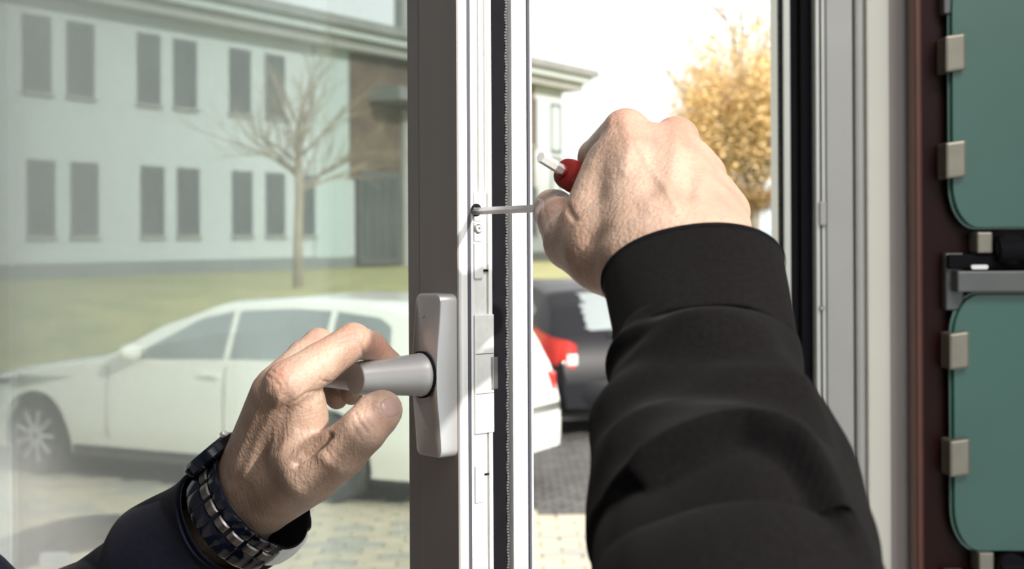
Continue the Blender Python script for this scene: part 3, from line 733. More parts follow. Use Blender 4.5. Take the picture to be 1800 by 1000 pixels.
# jacket body, trousers, hair, shoes (below and behind the frame)
def sdfmesh(prims, h, k, pad=.14, cut=None):
    G, mn = grid_for([p for c in prims for p in c[:2]], h, pad); d = union(G, prims, k)
    if cut is not None: d = np.maximum(d, cut(G))
    v, f = surface_nets(d, mn, h); v = relax(v.astype(np.float64), f, 2)
    me = bpy.data.meshes.new('m'); me.from_pydata(v.tolist(), [], f.tolist()); me.update(); return me
g_ = .014
jp = [(a, b, r1 + g_, r2 + g_) for a, b, r1, r2 in prim[:3] + prim[4:]] + [(V((-.31, .54, .95)), V((-.21, .45, .95)), .13, .13), (SHL, SHL.lerp(ELL, .15), .07, .065), (ELL, P(-78, 1048, .93), .045, .040), (SHR, SHR.lerp(ELR, .15), .07, .065)]
fix_part('jacket', sdfmesh(jp, .014, .04), 'cloth_navy')
fix_part('trousers', sdfmesh([(a, b, r1 + .012, r2 + .016) for i, (a, b, r1, r2) in enumerate(legs) if i % 3 < 2], .014, .03), 'trouser')
fix_part('hair', sdfmesh([(HD + V((0, .01, .035)) - fw * .012, HD + V((0, .01, .05)) - fw * .012, .086, .088)], .008, .02, cut=lambda G: -(G[2] - (HD.z + .045) + ((G[0] - HD.x) * -fw.x + (G[1] - HD.y) * -fw.y) * .9 + .0)), 'hair')
for i in (2, 5): fix_part('shoe', sdfmesh([(legs[i][0], legs[i][1], .048, .038)], .008, .02, cut=lambda G: -(G[2] - FY - .004)), 'dark')

# ================================================================== WATCH
WC = P(441, 882, .912); wa = (ELL - P(440, 870, .905)).normalized()
watch = empty('wristwatch', WC); tag(watch, 'navy and steel bracelet wristwatch on the left wrist', 'wristwatch')
e1 = V((.62, 0, -.78)); e1 = (e1 - wa * e1.dot(wa)).normalized(); e2 = wa.cross(e1).normalized()
def wp(a, r, w): return (e1 * (math.cos(a) * (.0385 + r)) + e2 * (math.sin(a) * (.0325 + r))) + wa * w + e1 * .002
NLK = 20
def link(a0, a1, w0, w1, t=.0022, r0=0.0):
    rings = []
    for i, w in enumerate((w0, w0 + (w1 - w0) * .12, w1 - (w1 - w0) * .12, w1)):
        k = .6 if i in (0, 3) else 1
        rings.append([wp(a0, r0, w), wp(a0, r0 + t * .7 * k, w), wp(a0 + (a1 - a0) * .2, r0 + t * k, w), wp((a0 + a1) / 2, r0 + t * k * 1.03, w), wp(a1 - (a1 - a0) * .2, r0 + t * k, w), wp(a1, r0 + t * .7 * k, w), wp(a1, r0, w), wp((a0 + a1) / 2, r0 - .0001, w)])
    return loft(rings)
for k in range(NLK):
    a0 = 2 * math.pi * k / NLK + .25; a1 = a0 + 2 * math.pi / NLK * .965
    am = ((a0 + a1) / 2) % (2 * math.pi)
    if am < .55 or am > 2 * math.pi - .35 or abs(am - math.pi) < .40: continue       # clasp sits here
    part('link', link(a0, a1, -.0125, -.0036), 'blue_link', watch, smooth='auto')
    part('link', link(a0 + .03, a1 - .03, -.0028, .0050, .0026), 'grey_link', watch, smooth='auto')['label'] = 'steel centre link'
    part('link', link(a0, a1, .0058, .0200), 'blue_link', watch, smooth='auto')
bm = nb(); R = []
for i in range(17):
    a = -.38 + i * (.98 / 16)
    R.append([wp(a, .0002, -.0085), wp(a, .0030, -.0078), wp(a, .0038, 0), wp(a, .0030, .0078), wp(a, .0002, .0085)])
part('clasp', loft(R, True, True, bm), 'steel', watch, smooth='auto')
bmi = nb(); R = [[wp(2 * math.pi * k / 60, rr, w) for rr, w in ((-.0004, -.010), (.0006, -.010), (.0006, .019), (-.0004, .019))] for k in range(61)]
part('inner_band', loft(R, True, False, bmi), 'rubber', watch)
# watch case on the far side of the wrist
cc = wp(math.pi, .002, 0); cn = -e1
part('case', lathe([(-.003, .017), (-.001, .0195), (.004, .0195), (.006, .0175), (.0062, .0001)], cc, cn, 36), 'blue_link', watch, smooth='auto')
part('crown', lathe([(0, .0022), (.003, .0022), (.0035, .0015)], wp(math.pi * .99, .008, -.0185), -wa, 14), 'steel', watch)

# ================================================================== RACK (right)
YR = 1.60
def xr(px): return (px - 900) / F * YR
def zr(py): return CAMZ - (py - HY) / F * YR
rack = empty('storage_rack', (xr(1605), YR, FL))
tag(rack, 'maroon lacquered rack with teal frosted glass panels at right of the window', 'rack')
o_ = V((xr(1605), YR, FL))
def rp(name, bm, m, bevel=0, smooth=False):
    bmesh.ops.translate(bm, verts=bm.verts[:], vec=-o_); return part(name, bm, m, rack, bevel=bevel, smooth=smooth)
XE = 1.22
rp('back_panel', mbox(xr(1618), XE, YR + .03, YR + .05, FL, 2.9), 'maroon', .002)
rp('side_edge', mbox(xr(1606), xr(1621), YR - .004, YR + .022, FL, 2.9), 'red_edge', .003)
rp('side_edge', mbox(XE - .01, XE + .02, YR - .004, YR + .12, FL, 2.9), 'red_edge', .003)
def gpanel(x0, y0, y1):
    X0 = xr(x0); Z1 = zr(y0); Z0 = zr(y1); cw = .030; ch = .050; X1 = XE - .05
    pts = []
    for k in range(9):
        a = math.radians(180 + 90 * k / 8); pts.append((X0 + cw + cw * math.cos(a) , Z0 + ch + ch * math.sin(a)))
    pts.append((X1, Z0)); pts.append((X1, Z1))
    for k in range(9):
        a = math.radians(90 + 90 * k / 8); pts.append((X0 + cw + cw * math.cos(a), Z1 - ch + ch * math.sin(a)))
    return pts
for y0, y1 in ((-60, 404), (522, 975), (1090, 1550), (-640, -180)):
    rp('glass_panel', plate(gpanel(1678, y0, y1), YR + .006, YR + .014), 'teal', .001)
    rp('glass_rim', plate([(x, z) for x, z in gpanel(1674, y0 - 3, y1 + 3)], YR + .014, YR + .018), 'teal_edge')
for x0, y0 in ((1661, 68), (1661, 255), (1665, 590), (1665, 778), (1665, 1160), (1665, 1350)):
    bm = mbox(xr(x0), xr(x0 + 36), YR - .006, YR + .03, zr(y0 + 64), zr(y0))
    for v in bm.verts:
        if v.co.x > xr(x0 + 30): v.co.z += .003
    rp('clip', bm, 'clip', .003)
def crossbar(yb):      # yb: photo y of the bar's lower edge
    rp('crossbar', mbox(xr(1678), XE - .02, YR - .010, YR + .028, zr(yb), zr(yb - 37)), 'bracket', .002)
    rp('crossbar_ledge', mbox(xr(1669), XE - .02, YR + .004, YR + .030, zr(yb - 40), zr(yb - 66)), 'rubber', .003)
    rp('bracket', mbox(xr(1668), xr(1700), YR + .012, YR + .03, zr(yb + 33), zr(yb - 68)), 'bracket', .002)
    rp('hinge_block', mbox(xr(1717), xr(1744), YR - .002, YR + .03, zr(yb - 68), zr(yb - 105)), 'clip', .002)
    rp('knob', lathe([(0, .017), (.004, .018), (.022, .018), (.026, .014)], (xr(1775), YR + .016, zr(yb - 72)), (0, -1, .1), 28), 'rubber', 0, 'auto')
    rp('roller', lathe([(0, .013), (.09, .013), (.092, .010)], (xr(1752), YR - .004, zr(yb - 72)), (1, 0, 0), 24), 'rubber', 0, 'auto')
crossbar(517); crossbar(1080); crossbar(-68)
rp('sun_patch', plate(round_rect(.019, .005, .0022, 4, xr(1716), zr(473)), YR - .012, YR - .008), 'white_plate')  # white plate painted in for a sun patch on the crossbar
rp('bracket', mbox(xr(1666), xr(1688), YR + .01, YR + .03, zr(25), zr(-60)), 'bracket', .002)

# ================================================================== OUTDOORS
def gz(Y):      # lawn bank
    t = min(max((Y - 19.5) / 6.0, 0), 1); return 1.0 * t * t * (3 - 2 * t)
bm = nb(); ys = [1.86] + [1.86 + (19.5 - 1.86) * k / 10 for k in range(1, 11)]
def sheet(ylist, x0, x1, zf, nx=8):
    bm = nb(); g_ = [[bm.verts.new((x0 + (x1 - x0) * i / nx, y, zf(y))) for i in range(nx + 1)] for y in ylist]
    for j in range(len(ylist) - 1):
        for i in range(nx): bm.faces.new((g_[j][i], g_[j][i + 1], g_[j + 1][i + 1], g_[j + 1][i]))
    return bm
ground = structure('ground', sheet(ys, -40, 40, lambda y: -.02), 'asphalt')
lawn = structure('lawn', sheet([19.0 + k * .4 for k in range(20)] + [30, 40, 60, 90, 140, 400], -160, 160, lambda y: gz(y) - .019 if y < 60 else gz(60) + .0), 'grass')
bmk = nb(); box(bmk, -30, 30, 18.9, 19.05, -.05, .10); structure('trim_2', bmk, 'paver2').name = 'kerb'
# paving stones
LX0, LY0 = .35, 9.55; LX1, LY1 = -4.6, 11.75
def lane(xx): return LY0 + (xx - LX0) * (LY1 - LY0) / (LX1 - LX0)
pm = bpy.data.meshes.new('paving_stone'); b_m = mbox(-.118, .118, -.078, .078, -.03, 0.0)
bmesh.ops.bevel(b_m, geom=[e for e in b_m.edges if all(v.co.z > -.01 for v in e.verts)], offset=.008, segments=1, affect='EDGES')
b_m.to_mesh(pm); b_m.free(); pm.materials.append(MT['paver'])
pm2 = pm.copy(); pm2.materials.clear(); pm2.materials.append(MT['paver2'])
cells = []
for j in range(60):
    yy = 6.6 + j * .162
    for i in range(60):
        xx = -5.4 + (i + (.5 if j % 2 else 0)) * .242
        if yy > lane(xx) + .0: continue
        u = xx / yy * F + 900; v = HY + CAMZ / yy * F
        vis = (-30 < u < 400 and v < 960) or (540 < u < 730 and v < 1015) or (930 < u < 1060 and v < 1015)
        cells.append((0 if vis else 1, yy, xx))
cells.sort(); allc = cells
nobj = 0; rest = nb()
for c_, yy, xx in allc:
    z_ = random.uniform(-.004, .003) + .0
    if c_ == 0 and nobj < 290:
        o = bpy.data.objects.new('paving_stone', pm if random.random() < .65 else pm2); C.objects.link(o); o.location = (xx, yy, z_); o.rotation_euler = (random.uniform(-.01, .01), random.uniform(-.01, .01), random.uniform(-.01, .01)); o.parent = ground; nobj += 1
    elif yy < 12: box(rest, xx - .116, xx + .116, yy - .076, yy + .076, -.03, z_)
part('paving_field', rest, 'paver', ground, kind='stuff')
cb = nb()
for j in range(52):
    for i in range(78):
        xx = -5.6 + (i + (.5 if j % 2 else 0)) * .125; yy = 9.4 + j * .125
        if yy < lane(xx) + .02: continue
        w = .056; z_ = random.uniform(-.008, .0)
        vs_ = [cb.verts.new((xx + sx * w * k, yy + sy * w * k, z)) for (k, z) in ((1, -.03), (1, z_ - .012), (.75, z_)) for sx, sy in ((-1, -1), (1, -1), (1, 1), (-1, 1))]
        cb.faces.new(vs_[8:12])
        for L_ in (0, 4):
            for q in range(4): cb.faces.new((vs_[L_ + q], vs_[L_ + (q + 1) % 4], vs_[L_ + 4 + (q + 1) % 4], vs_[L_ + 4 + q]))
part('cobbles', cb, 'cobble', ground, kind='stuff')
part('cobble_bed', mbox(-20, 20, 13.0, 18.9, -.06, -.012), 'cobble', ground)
bm = poly_prism([(-20, lane(-20) - 0), (20, 1.8), (20, 13.0), (-20, 13.0)] if False else [(-5.7, lane(-5.7)), (.35, lane(.35)), (5, lane(.35)), (5, 15.9), (-5.7, 15.9)], -.019, -.0155)
part('joint_bed', bm, 'joint', ground)

# ---------------- facade building
FC = V((1.94, 53.3, .95)); tdir = V((-1, -1.7, 0)).normalized(); nout = V((.862, -.507, 0)).normalized(); ndir = -nout
bld = empty('office_building', FC); 
Mb = Matrix((( tdir.x, nout.x, 0), (tdir.y, nout.y, 0), (0, 0, 1)))
bld.rotation_euler = Mb.to_euler() if Mb.determinant() > 0 else (0, 0, 0)
# local coords: x along facade toward the left/near, y outward(+) ; z up.  (frame may be mirrored, so use explicit transform)
def bw(bm):
    for v in bm.verts: v.co = tdir * v.co.x + nout * v.co.y + V((0, 0, v.co.z))
    bmesh.ops.recalc_face_normals(bm, faces=bm.faces[:]); return bm
bld.rotation_euler = (0, 0, 0)
tag(bld, 'pale rendered two-storey office building with hipped grey roof across the lawn', 'building')
def bp_(name, bm, m): return part(name, bw(bm), m, bld)
HW = 6.75; BL = 30.0; BD = 13.0
bp_('wall', mbox(0, BL, -BD, 0, -1, HW), 'facade')
bp_('plinth', mbox(-.02, BL, -BD, .03, -1, .38), 'plinth')
def fx(px): # facade x coordinate for photo column
    u = (px - 900) / F; Y = 50 / (1 - 1.7 * u); return (V((u * Y, Y, 0)) - V((FC.x, FC.y, 0))).dot(tdir)
wins = [(40, 90, 1), (118, 166, 1), (242, 282, 1), (306, 346, 1), (404, 441, 1), (467, 501, 1), (47, 96, 0), (124, 172, 0), (247, 288, 0), (311, 350, 0), (408, 443, 0), (467, 500, 0), (530, 553, 0), (925, 944, 0), (925, 944, 1)]
for a, b, up in wins:
    x0, x1 = fx(b), fx(a); z0, z1 = ((5.22, 6.94) if up else (1.96, 3.68)); z0 -= .95; z1 -= .95
    f_ = bp_('window', mbox(x0, x1, -.05, .035, z0, z1), 'win_frame')
    pn = nb(); m_ = .07; box(pn, x0 + m_, (x0 + x1) / 2 - .02, .02, .045, z0 + m_, z1 - m_); 
    o = obj('pane', bw(pn), 'win_dark'); o.parent = f_
    pn = nb(); box(pn, (x0 + x1) / 2 + .02, x1 - m_, .02, .045, z0 + m_, z1 - m_)
    o = obj('pane', bw(pn), 'win_dark'); o.parent = f_
    bp_('window_ledge', mbox(x0 - .05, x1 + .05, 0, .12, z0 - .08, z0 - .02), 'soffit')
# corner glazing strip near the right end
for z0, z1 in ((4.05, 5.9), (2.1, 3.9), (.9, 1.9)):
    f_ = bp_('window', mbox(.12, .95, -.05, .04, z0, z1), 'win_frame')
    o = obj('pane', bw(mbox(.30, .90, .02, .05, z0 + .12, z1 - .12)), 'facade_teal'); o.parent = f_
# entrance bay seen at the right of the glazed sash
xa, xb = fx(716), fx(612)
bp_('cladding', mbox(xa - 8, xb, -.02, .10, 2.7, HW - .3), 'brown_clad')
bp_('wall_panel', mbox(fx(612), fx(552), -.02, .06, .35, HW - .3), 'facade_teal')
f_ = bp_('entrance_door', mbox(fx(697), fx(624), 0, .16, .1, 2.95), 'win_frame')
xs0, xs1 = fx(697), fx(624)
for k in range(4):
    w_ = (xs1 - xs0 - .3) / 4; o = obj('pane', bw(mbox(xs0 + .15 + k * w_ + .05, xs0 + .15 + (k + 1) * w_ - .05, .1, .18, .3, 2.75)), 'win_dark'); o.parent = f_
bp_('door_canopy', mbox(fx(760), fx(642), 0, 1.3, 5.05, 5.45), 'plinth')
bp_('pilaster', mbox(fx(722), fx(699), 0, .25, 0, 4.9), 'soffit')
# eaves and roof
OV = 1.05
bp_('soffit', mbox(-OV * .55, BL, -BD, OV * .55, HW - .32, HW - .02), 'soffit')
bp_('cornice', mbox(-OV * .8, BL, -BD, OV * .8, HW - .02, HW + .22), 'facade')
bp_('gutter', mbox(-OV, BL, -BD, OV, HW + .22, HW + .48), 'roof')
rbm = nb(); z0 = HW + .48; RH = 1.5; e_ = OV
q = [(-e_, e_, z0), (BL, e_, z0), (BL, -BD - e_, z0), (-e_, -BD - e_, z0), (6.5, -BD / 2, z0 + RH), (BL, -BD / 2, z0 + RH)]
vs_ = [rbm.verts.new(p) for p in q]
for f in ((0, 1, 5, 4), (1, 2, 5), (2, 3, 4, 5), (3, 0, 4), (3, 2, 1, 0)): rbm.faces.new([vs_[i] for i in f])
bp_('roof', rbm, 'roof')
# neighbour tower peeking above the roof
tw = empty('tower_block', (-4.2, 62, 1)); tag(tw, 'dark grey stair tower rising behind the office roof beside the sash', 'building')
part('wall', mbox(-.95, 3.5, 0, 6, 0, 14), 'plinth', tw); part('wall_panel', mbox(-.6, -.1, -.05, 0.1, 7, 14), 'soffit', tw); part('roof_slab', mbox(-1.1, 3.7, -.2, 6.2, 14, 14.3), 'roof', tw)

# ---------------- hills
bm = nb(); n = 80; prev = None
for i in range(n + 1):
    x = -260 + 520 * i / n; h = 6 + 3.5 * math.sin(i * .21 + 1) + 1.5 * math.sin(i * .7)
    a = bm.verts.new((x, 300, 0)); b = bm.verts.new((x, 330, h)); c = bm.verts.new((x, 380, h * .8))
    if prev: bm.faces.new((prev[0], a, b, prev[1])); bm.faces.new((prev[1], b, c, prev[2]))
    prev = (a, b, c)
structure('hills', bm, 'hill')

# ---------------- trees
def branchy(root, spread, depth, seed, length, rad, up=.5, kids=4, shrink=.72, droop=0.0):
    R_ = random.Random(seed); bm = nb(); tips = []
    def grow(p, d, L, r, k):
        pts = [p]; rr = [r]; q = p.copy(); dd = d.copy(); seg = 4
        for i in range(seg):
            dd = (dd + V((R_.uniform(-.14, .14), R_.uniform(-.14, .14), R_.uniform(-.08, .14) - droop))).normalized(); q = q + dd * L / seg; pts.append(q); rr.append(r * (1 - .5 * (i + 1) / seg))
        tube(pts, rr, 5 if k > 1 else 4, bm, False); tips.append(q)
        if k <= 0: return
        for j in range(kids):
            t = .25 + .75 * (j + 1) / kids; i = min(seg, max(1, int(t * seg))); a = R_.uniform(0, 2 * math.pi)
            u, v = frame_of(dd); nd = (dd * up + (u * math.cos(a) + v * math.sin(a)) * spread * R_.uniform(.6, 1.1) + V((0, 0, .12))).normalized()
            grow(pts[i], nd, L * shrink * R_.uniform(.75, 1.1), rr[i] * .62, k - 1)
    for p, d, L, r in root: grow(V(p), V(d).normalized(), L, r, depth)
    return bm, tips
def tree(base, name='bare_tree'): return empty(name, base)
tb = P(524, 507, 25.5); t1 = tree(tb); tag(t1, 'bare young tree with a slim pale trunk on the lawn behind the white car', 'tree')
part('trunk', tube([(0, 0, -.1), (0, 0, .8), (.03, 0, 1.6), (.02, 0, 2.4)], [.10, .085, .078, .07], 10), 'bark', t1, smooth=True)
roots = []
for k in range(9):
    a = 2 * math.pi * k / 9; roots.append(((0.02, 0, 1.75 + .1 * k * .8), (math.cos(a), math.sin(a) * .9, .42), 1.35, .034))
roots.append(((.02, 0, 2.35), (0, 0, 1), 1.5, .05)); roots.append(((.02, 0, 2.3), (.3, 0, 1), 1.4, .04)); roots.append(((.02, 0, 2.3), (-.35, 0, 1), 1.4, .04))
bm, tips = branchy(roots, .62, 3, 3, 1.35, .035, .85, 4, .62)
part('branches', bm, 'bark', t1)

# yellow tree on the right
yb = P(1325, 452, 44); t2 = tree(yb, 'yellow_tree'); tag(t2, 'yellow autumn tree with upright branches at the right of the gap', 'tree')
cz = P(1325, 365, 44).z - yb.z
part('trunk', tube([(0, 0, -.3), (0, 0, cz * .6), (.02, 0, cz), (.05, 0, cz + 1)], [.24, .19, .20, .18], 10), 'bark_grey', t2, smooth=True)
R2 = random.Random(5); roots = []
for k in range(16):
    a = 2 * math.pi * k / 16; rr = R2.uniform(.2, 1.0); roots.append(((.1 * math.cos(a), .1 * math.sin(a), cz + R2.uniform(-.1, .6)), (rr * math.cos(a) * .9, rr * math.sin(a) * .9, 1.3), R2.uniform(2.2, 4.2), .07))
bm, tips = branchy(roots, .40, 2, 9, 2, .05, 1.1, 5, .55)
part('branches', bm, 'bark_grey', t2)
lb_ = nb(); tp = tips
def leaf(bm, p, s):
    u = V((R2.uniform(-1, 1), R2.uniform(-1, 1), R2.uniform(-1, 1))).normalized(); a, b = frame_of(u)
    vs_ = [bm.verts.new(p + a * s), bm.verts.new(p + b * s * .5), bm.verts.new(p - a * s), bm.verts.new(p - b * s * .5)]; bm.faces.new(vs_)
for k in range(30000):
    t = R2.choice(tp); h_ = R2.random()
    if t.z > cz + 4.2 and R2.random() < .65: continue
    leaf(lb_, t + V((R2.gauss(0, .32), R2.gauss(0, .32), R2.gauss(-.1, .5))), R2.uniform(.04, .10))
part('foliage', lb_, 'leaf', t2, kind='stuff')
lb_ = nb()
for k in range(5000):
    a = R2.uniform(0, 6.28); r = R2.uniform(0, 1.25); leaf(lb_, V((r * math.cos(a), r * math.sin(a), cz + .1 + .25 * r + R2.gauss(0, .16))), R2.uniform(.03, .07))
part('dry_foliage', lb_, 'leaf_b', t2, kind='stuff')
for px_, py_, Y_, hgt, sd2, lab in ((1222, 445, 60, 7.6, 21, 'slim bare grey tree left of the yellow tree'), (1303, 448, 62, 11.5, 22, 'tall bare poplar rising above the yellow tree')):
    b_ = P(px_, py_, Y_); t3 = tree(b_, 'bare_tree'); tag(t3, lab, 'tree')
    part('trunk', tube([(0, 0, -.3), (0, 0, hgt * .5), (.1, 0, hgt * .95)], [.22, .15, .05], 8), 'bark_grey', t3)
    roots = [((0, 0, hgt * (.2 + .07 * k)), (math.cos(k * 2.4) * .55, math.sin(k * 2.4) * .55, 1), hgt * .25, .06) for k in range(10)]
    bm, _t = branchy(roots, .4, 2, sd2, 2, .03, 1.2, 4, .55); part('branches', bm, 'bark_grey', t3)

# ---------------- cars
def car(name, label, L, Wd, roofpts, beltpts, botz, side_win, paint, glass, wheels, loc, xaxis, rear_win=None, cat='car'):
    """local: x front->rear, y lateral, z up"""
    root = empty(name, loc, math.atan2(xaxis.y, xaxis.x)); tag(root, label, cat)
    def ip(pts, x):
        if x <= pts[0][0]: return pts[0][1]
        for (a, b), (c, d) in zip(pts[:-1], pts[1:]):
            if x <= c:
                t = (x - a) / (c - a); t = t * t * (3 - 2 * t) * .35 + t * .65; return b + (d - b) * t
        return pts[-1][1]
    def top(x): return ip(roofpts, x)
    def belt(x): return min(ip(beltpts, x), top(x))
    def hw(x, z):
        e = min(x, L - x) / .55; pl = 1 - (.30 if x < L / 2 else .14) * max(0, 1 - e) ** 2.2
        w = Wd / 2 * pl; b = belt(x)
        if z > b: w = w * (.965) - (z - b) * .42
        else: w = w * (1 - .035 * (1 - min(1, (b - z) / .25)) - .10 * max(0, (.42 - z)) / .3)
        return max(w, .05)
    rings = []; NX = 72
    for i in range(NX + 1):
        x = L * (i / NX); xe = L * (.5 - .5 * math.cos(math.pi * i / NX)) * .35 + x * .65
        z0 = botz + .10 * max(0, 1 - xe / .3) + .08 * max(0, 1 - (L - xe) / .25); b = belt(xe); tp_ = top(xe); r = []
        zs = [z0, z0 + .03, .36, .45, .55, .68, .80, b - .10, b - .03, b]
        zs = [max(z0, min(z, b)) for z in zs]
        for k in range(1, 8): zs.append(b + (max(tp_ - .055, b) - b) * k / 7)
        pr_ = [(hw(xe, z), z) for z in zs]; wl, zl = pr_[-1]
        for k in range(1, 9):
            a = math.pi / 2 * k / 8; pr_.append((wl * (1 - .20 * math.sin(a) ** 2 * 0 - (1 - math.cos(a)) * 1.0) if k == 8 else wl * math.cos(a) ** .38, zl + (tp_ - zl) * math.sin(a)))
        half = [(y, z) for y, z in pr_]
        ring_ = [(xe, -y, z) for y, z in half] + [(xe, y, z) for y, z in half[::-1][1:]]
        rings.append([V(p) for p in ring_])
    bm = loft(rings)
    me = bpy.data.meshes.new('body_shell'); bm.to_mesh(me); bm.free()
    tmp = bpy.data.objects.new('tmp', me); C.objects.link(tmp); cuts = []
    for wx in wheels:
        for s in (-1, 1):
            cm = bpy.data.meshes.new('c'); cbm = lathe([(0, .365), (.26, .365)], (wx, s * (Wd / 2 + .05), .315), (0, -s, 0), 32); cbm.to_mesh(cm); cbm.free()
            co = bpy.data.objects.new('c', cm); C.objects.link(co); cuts.append(co); md = tmp.modifiers.new('b', 'BOOLEAN'); md.object = co; md.solver = 'EXACT'
    dg = bpy.context.evaluated_depsgraph_get(); dg.update(); me2 = bpy.data.meshes.new_from_object(tmp.evaluated_get(dg))
    for c in cuts + [tmp]: bpy.data.objects.remove(c)
    me2.materials.clear(); me2.materials.append(MT[paint]); part('body_shell', me2, paint, root, smooth='auto')
    # side windows
    for poly in side_win:
        for s in (-1, 1):
            bm = nb(); x0 = min(p[0] for p in poly); x1 = max(p[0] for p in poly); nn = 14; cols = []
            def zr_(x, lo):
                c = []
                for (a, b), (c_, d_) in zip(poly, poly[1:] + poly[:1]):
                    if min(a, c_) - 1e-6 <= x <= max(a, c_) + 1e-6 and abs(a - c_) > 1e-6: c.append(b + (d_ - b) * (x - a) / (c_ - a))
                return (min(c), max(c)) if c else (0, 0)
            for i in range(nn + 1):
                x = x0 + (x1 - x0) * i / nn; lo, hi = zr_(min(max(x, x0 + 1e-4), x1 - 1e-4), 0)
                cols.append([V((x, s * (hw(x, lo + (hi - lo) * j / 5) + o_), lo + (hi - lo) * j / 5)) for o_ in (.006,) for j in range(6)] + [V((x, s * (hw(x, lo + (hi - lo) * j / 5) - .02), lo + (hi - lo) * j / 5)) for j in range(5, -1, -1)])
            part('side_window', loft(cols), glass, root, smooth='auto')
    # door seams and handle
    # wheels
    for wx in wheels:
        for s in (-1, 1):
            yc = s * (Wd / 2 - .02)
            ty = lathe([(0, .20), (.0, .295), (.02, .315), (.18, .315), (.2, .295), (.2, .20)], (wx, yc, .315), (0, -s, 0), 36)
            w_ = part('wheel', ty, 'tyre', root, smooth='auto')
            rim = lathe([(.03, .215), (-.002, .215), (.012, .195), (.05, .19), (.06, .01)], (wx, yc, .315), (0, -s, 0), 36)
            for k in range(9):
                a = 2 * math.pi * k / 9; dx, dz = math.cos(a), math.sin(a)
                tube([(wx + dx * .03, yc - s * .012, .315 + dz * .03), (wx + dx * .12, yc - s * .004, .315 + dz * .12), (wx + dx * .205, yc - s * .004, .315 + dz * .205)], [.026, .018, .022], 6, rim)
            o = obj('rim', rim, 'rim', None, 'auto'); o.parent = w_
    return root, hw, top, belt
WX = V((.889, -.459, 0)).normalized(); WY = V((-WX.y, WX.x, 0))
on = V((-4.606, 11.69, 0)); Wc = on + WY * .89
wroof = [(0, .62), (.12, .74), (.6, .86), (1.2, .95), (1.50, .985), (2.15, 1.28), (2.60, 1.42), (3.3, 1.465), (4.0, 1.44), (4.40, 1.37), (4.53, 1.18), (4.66, .95), (4.75, .62)]
wbelt = [(0, .55), (.3, .74), (1.5, .93), (2.8, .985), (4.4, 1.03), (4.75, .80)]
white, whw, wtop, wbelt_f = car('hatchback', 'cream white car parked side-on, filling the glass behind the left hand', 4.75, 1.78, wroof, wbelt, .20,
    [[(1.80, .965), (2.44, 1.285), (2.74, 1.345), (2.74, .995)], [(2.80, .998), (2.80, 1.350), (3.30, 1.375), (3.62, 1.365), (3.62, 1.01)], [(3.68, 1.012), (3.68, 1.362), (4.05, 1.325), (4.16, 1.27), (4.20, 1.04)]], 'white_paint', 'car_glass_w', (.85, 3.68), Wc, WX)
def cpart(root, name, bm, m, smooth=False, bevel=0): return part(name, bm, m, root, smooth=smooth, bevel=bevel)
# windscreens as slightly proud plates following the roof line
def screen(root, hw, top, xa, xb, m, inset=.09, n=10):
    R = []
    for i in range(n + 1):
        x = xa + (xb - xa) * i / n; z = top(x); w = max(.05, hw(x, z - .05) - inset)
        R.append([V((x - .0, -w + 2 * w * j / 12, z + .008 - .035 * abs(-1 + 2 * j / 12) ** 3)) for j in range(13)])
    bm = loft(R, False, False); bmesh.ops.solidify(bm, geom=bm.faces[:], thickness=.02); return part('windscreen', bm, m, root, smooth='auto')
screen(white, whw, wtop, 1.58, 2.52, 'car_glass_w')
rs = screen(white, whw, wtop, 4.42, 4.64, 'car_glass_w'); rs.name = 'rear_window'
for s in (-1, 1):
    mir = nb(); bmesh.ops.create_icosphere(mir, subdivisions=3, radius=1); mir.transform(Matrix.Translation((1.90, s * (.80 + .12), 1.02)) @ Matrix.Diagonal((.075, .11, .07, 1))); cpart(white, 'wing_mirror', mir, 'white_paint', True)
    yb_ = s * (whw(3.95, .78)); cpart(white, 'door_handle', mbox(2.55, 2.72, min(s * .86, s * .90), max(s * .86, s * .90), .86, .885), 'white_paint', bevel=.005)
    for xs in (1.62, 2.77, 3.65):
        R = [[V((xs + dx, s * (whw(xs, z) + dy), z)) for dx, dy in ((-.004, .001), (.004, .001), (.004, -.01), (-.004, -.01))] for z in [.34 + .06 * k for k in range(11)]]
        cpart(white, 'door_seam', loft(R), 'dark')
    # sill strip
    R = [[V((x, s * (whw(x, .30) + d0), z)) for d0, z in ((.004, .21), (.004, .27), (-.02, .27), (-.02, .21))] for x in [1.25 + .2 * k for k in range(11)]]
    cpart(white, 'sill_strip', loft(R), 'dark')
    # tail light on rear corner
    R = []
    for k in range(9):
        a = k / 8; x = 4.48 + .235 * min(1, a * 1.6); y = s * (whw(x, .8) + .004 - .15 * max(0, a - .55))
        R.append([V((x + .012, y, .86 - .03 * a)), V((x + .012, y, .70)), V((x - .04, y - s * .03, .70)), V((x - .04, y - s * .03, .86))])
    cpart(white, 'tail_light', loft(R), 'red_lens', 'auto')
    R = [[V((x + .02, s * (whw(x + .0, .6) * 1.0 + .003), z)) for z in (.775, .74)] + [V((x + .02, s * (whw(x, .6) - .03), z)) for z in (.74, .775)] for x in (4.52, 4.57, 4.62, 4.66)]
    cpart(white, 'reflector', loft(R), 'amber_lens', 'auto')
R = []
for k in range(25):
    y = -.84 + 1.68 * k / 24; x = 4.71 - .12 * abs(y / .86) ** 4
    R.append([V((x - .02, y, .30)), V((x + .04, y, .31)), V((x + .055, y, .45)), V((x + .04, y, .56)), V((x - .04, y, .585)), V((x - .1, y, .45))])
cpart(white, 'rear_bumper', loft(R), 'white_paint', 'auto')
cpart(white, 'underbody', mbox(.5, 4.3, -.78, .78, .16, .34), 'dark')
cpart(white, 'antenna', tube([(3.9, 0, 1.43), (4.0, 0, 1.60)], .006, 6), 'dark')

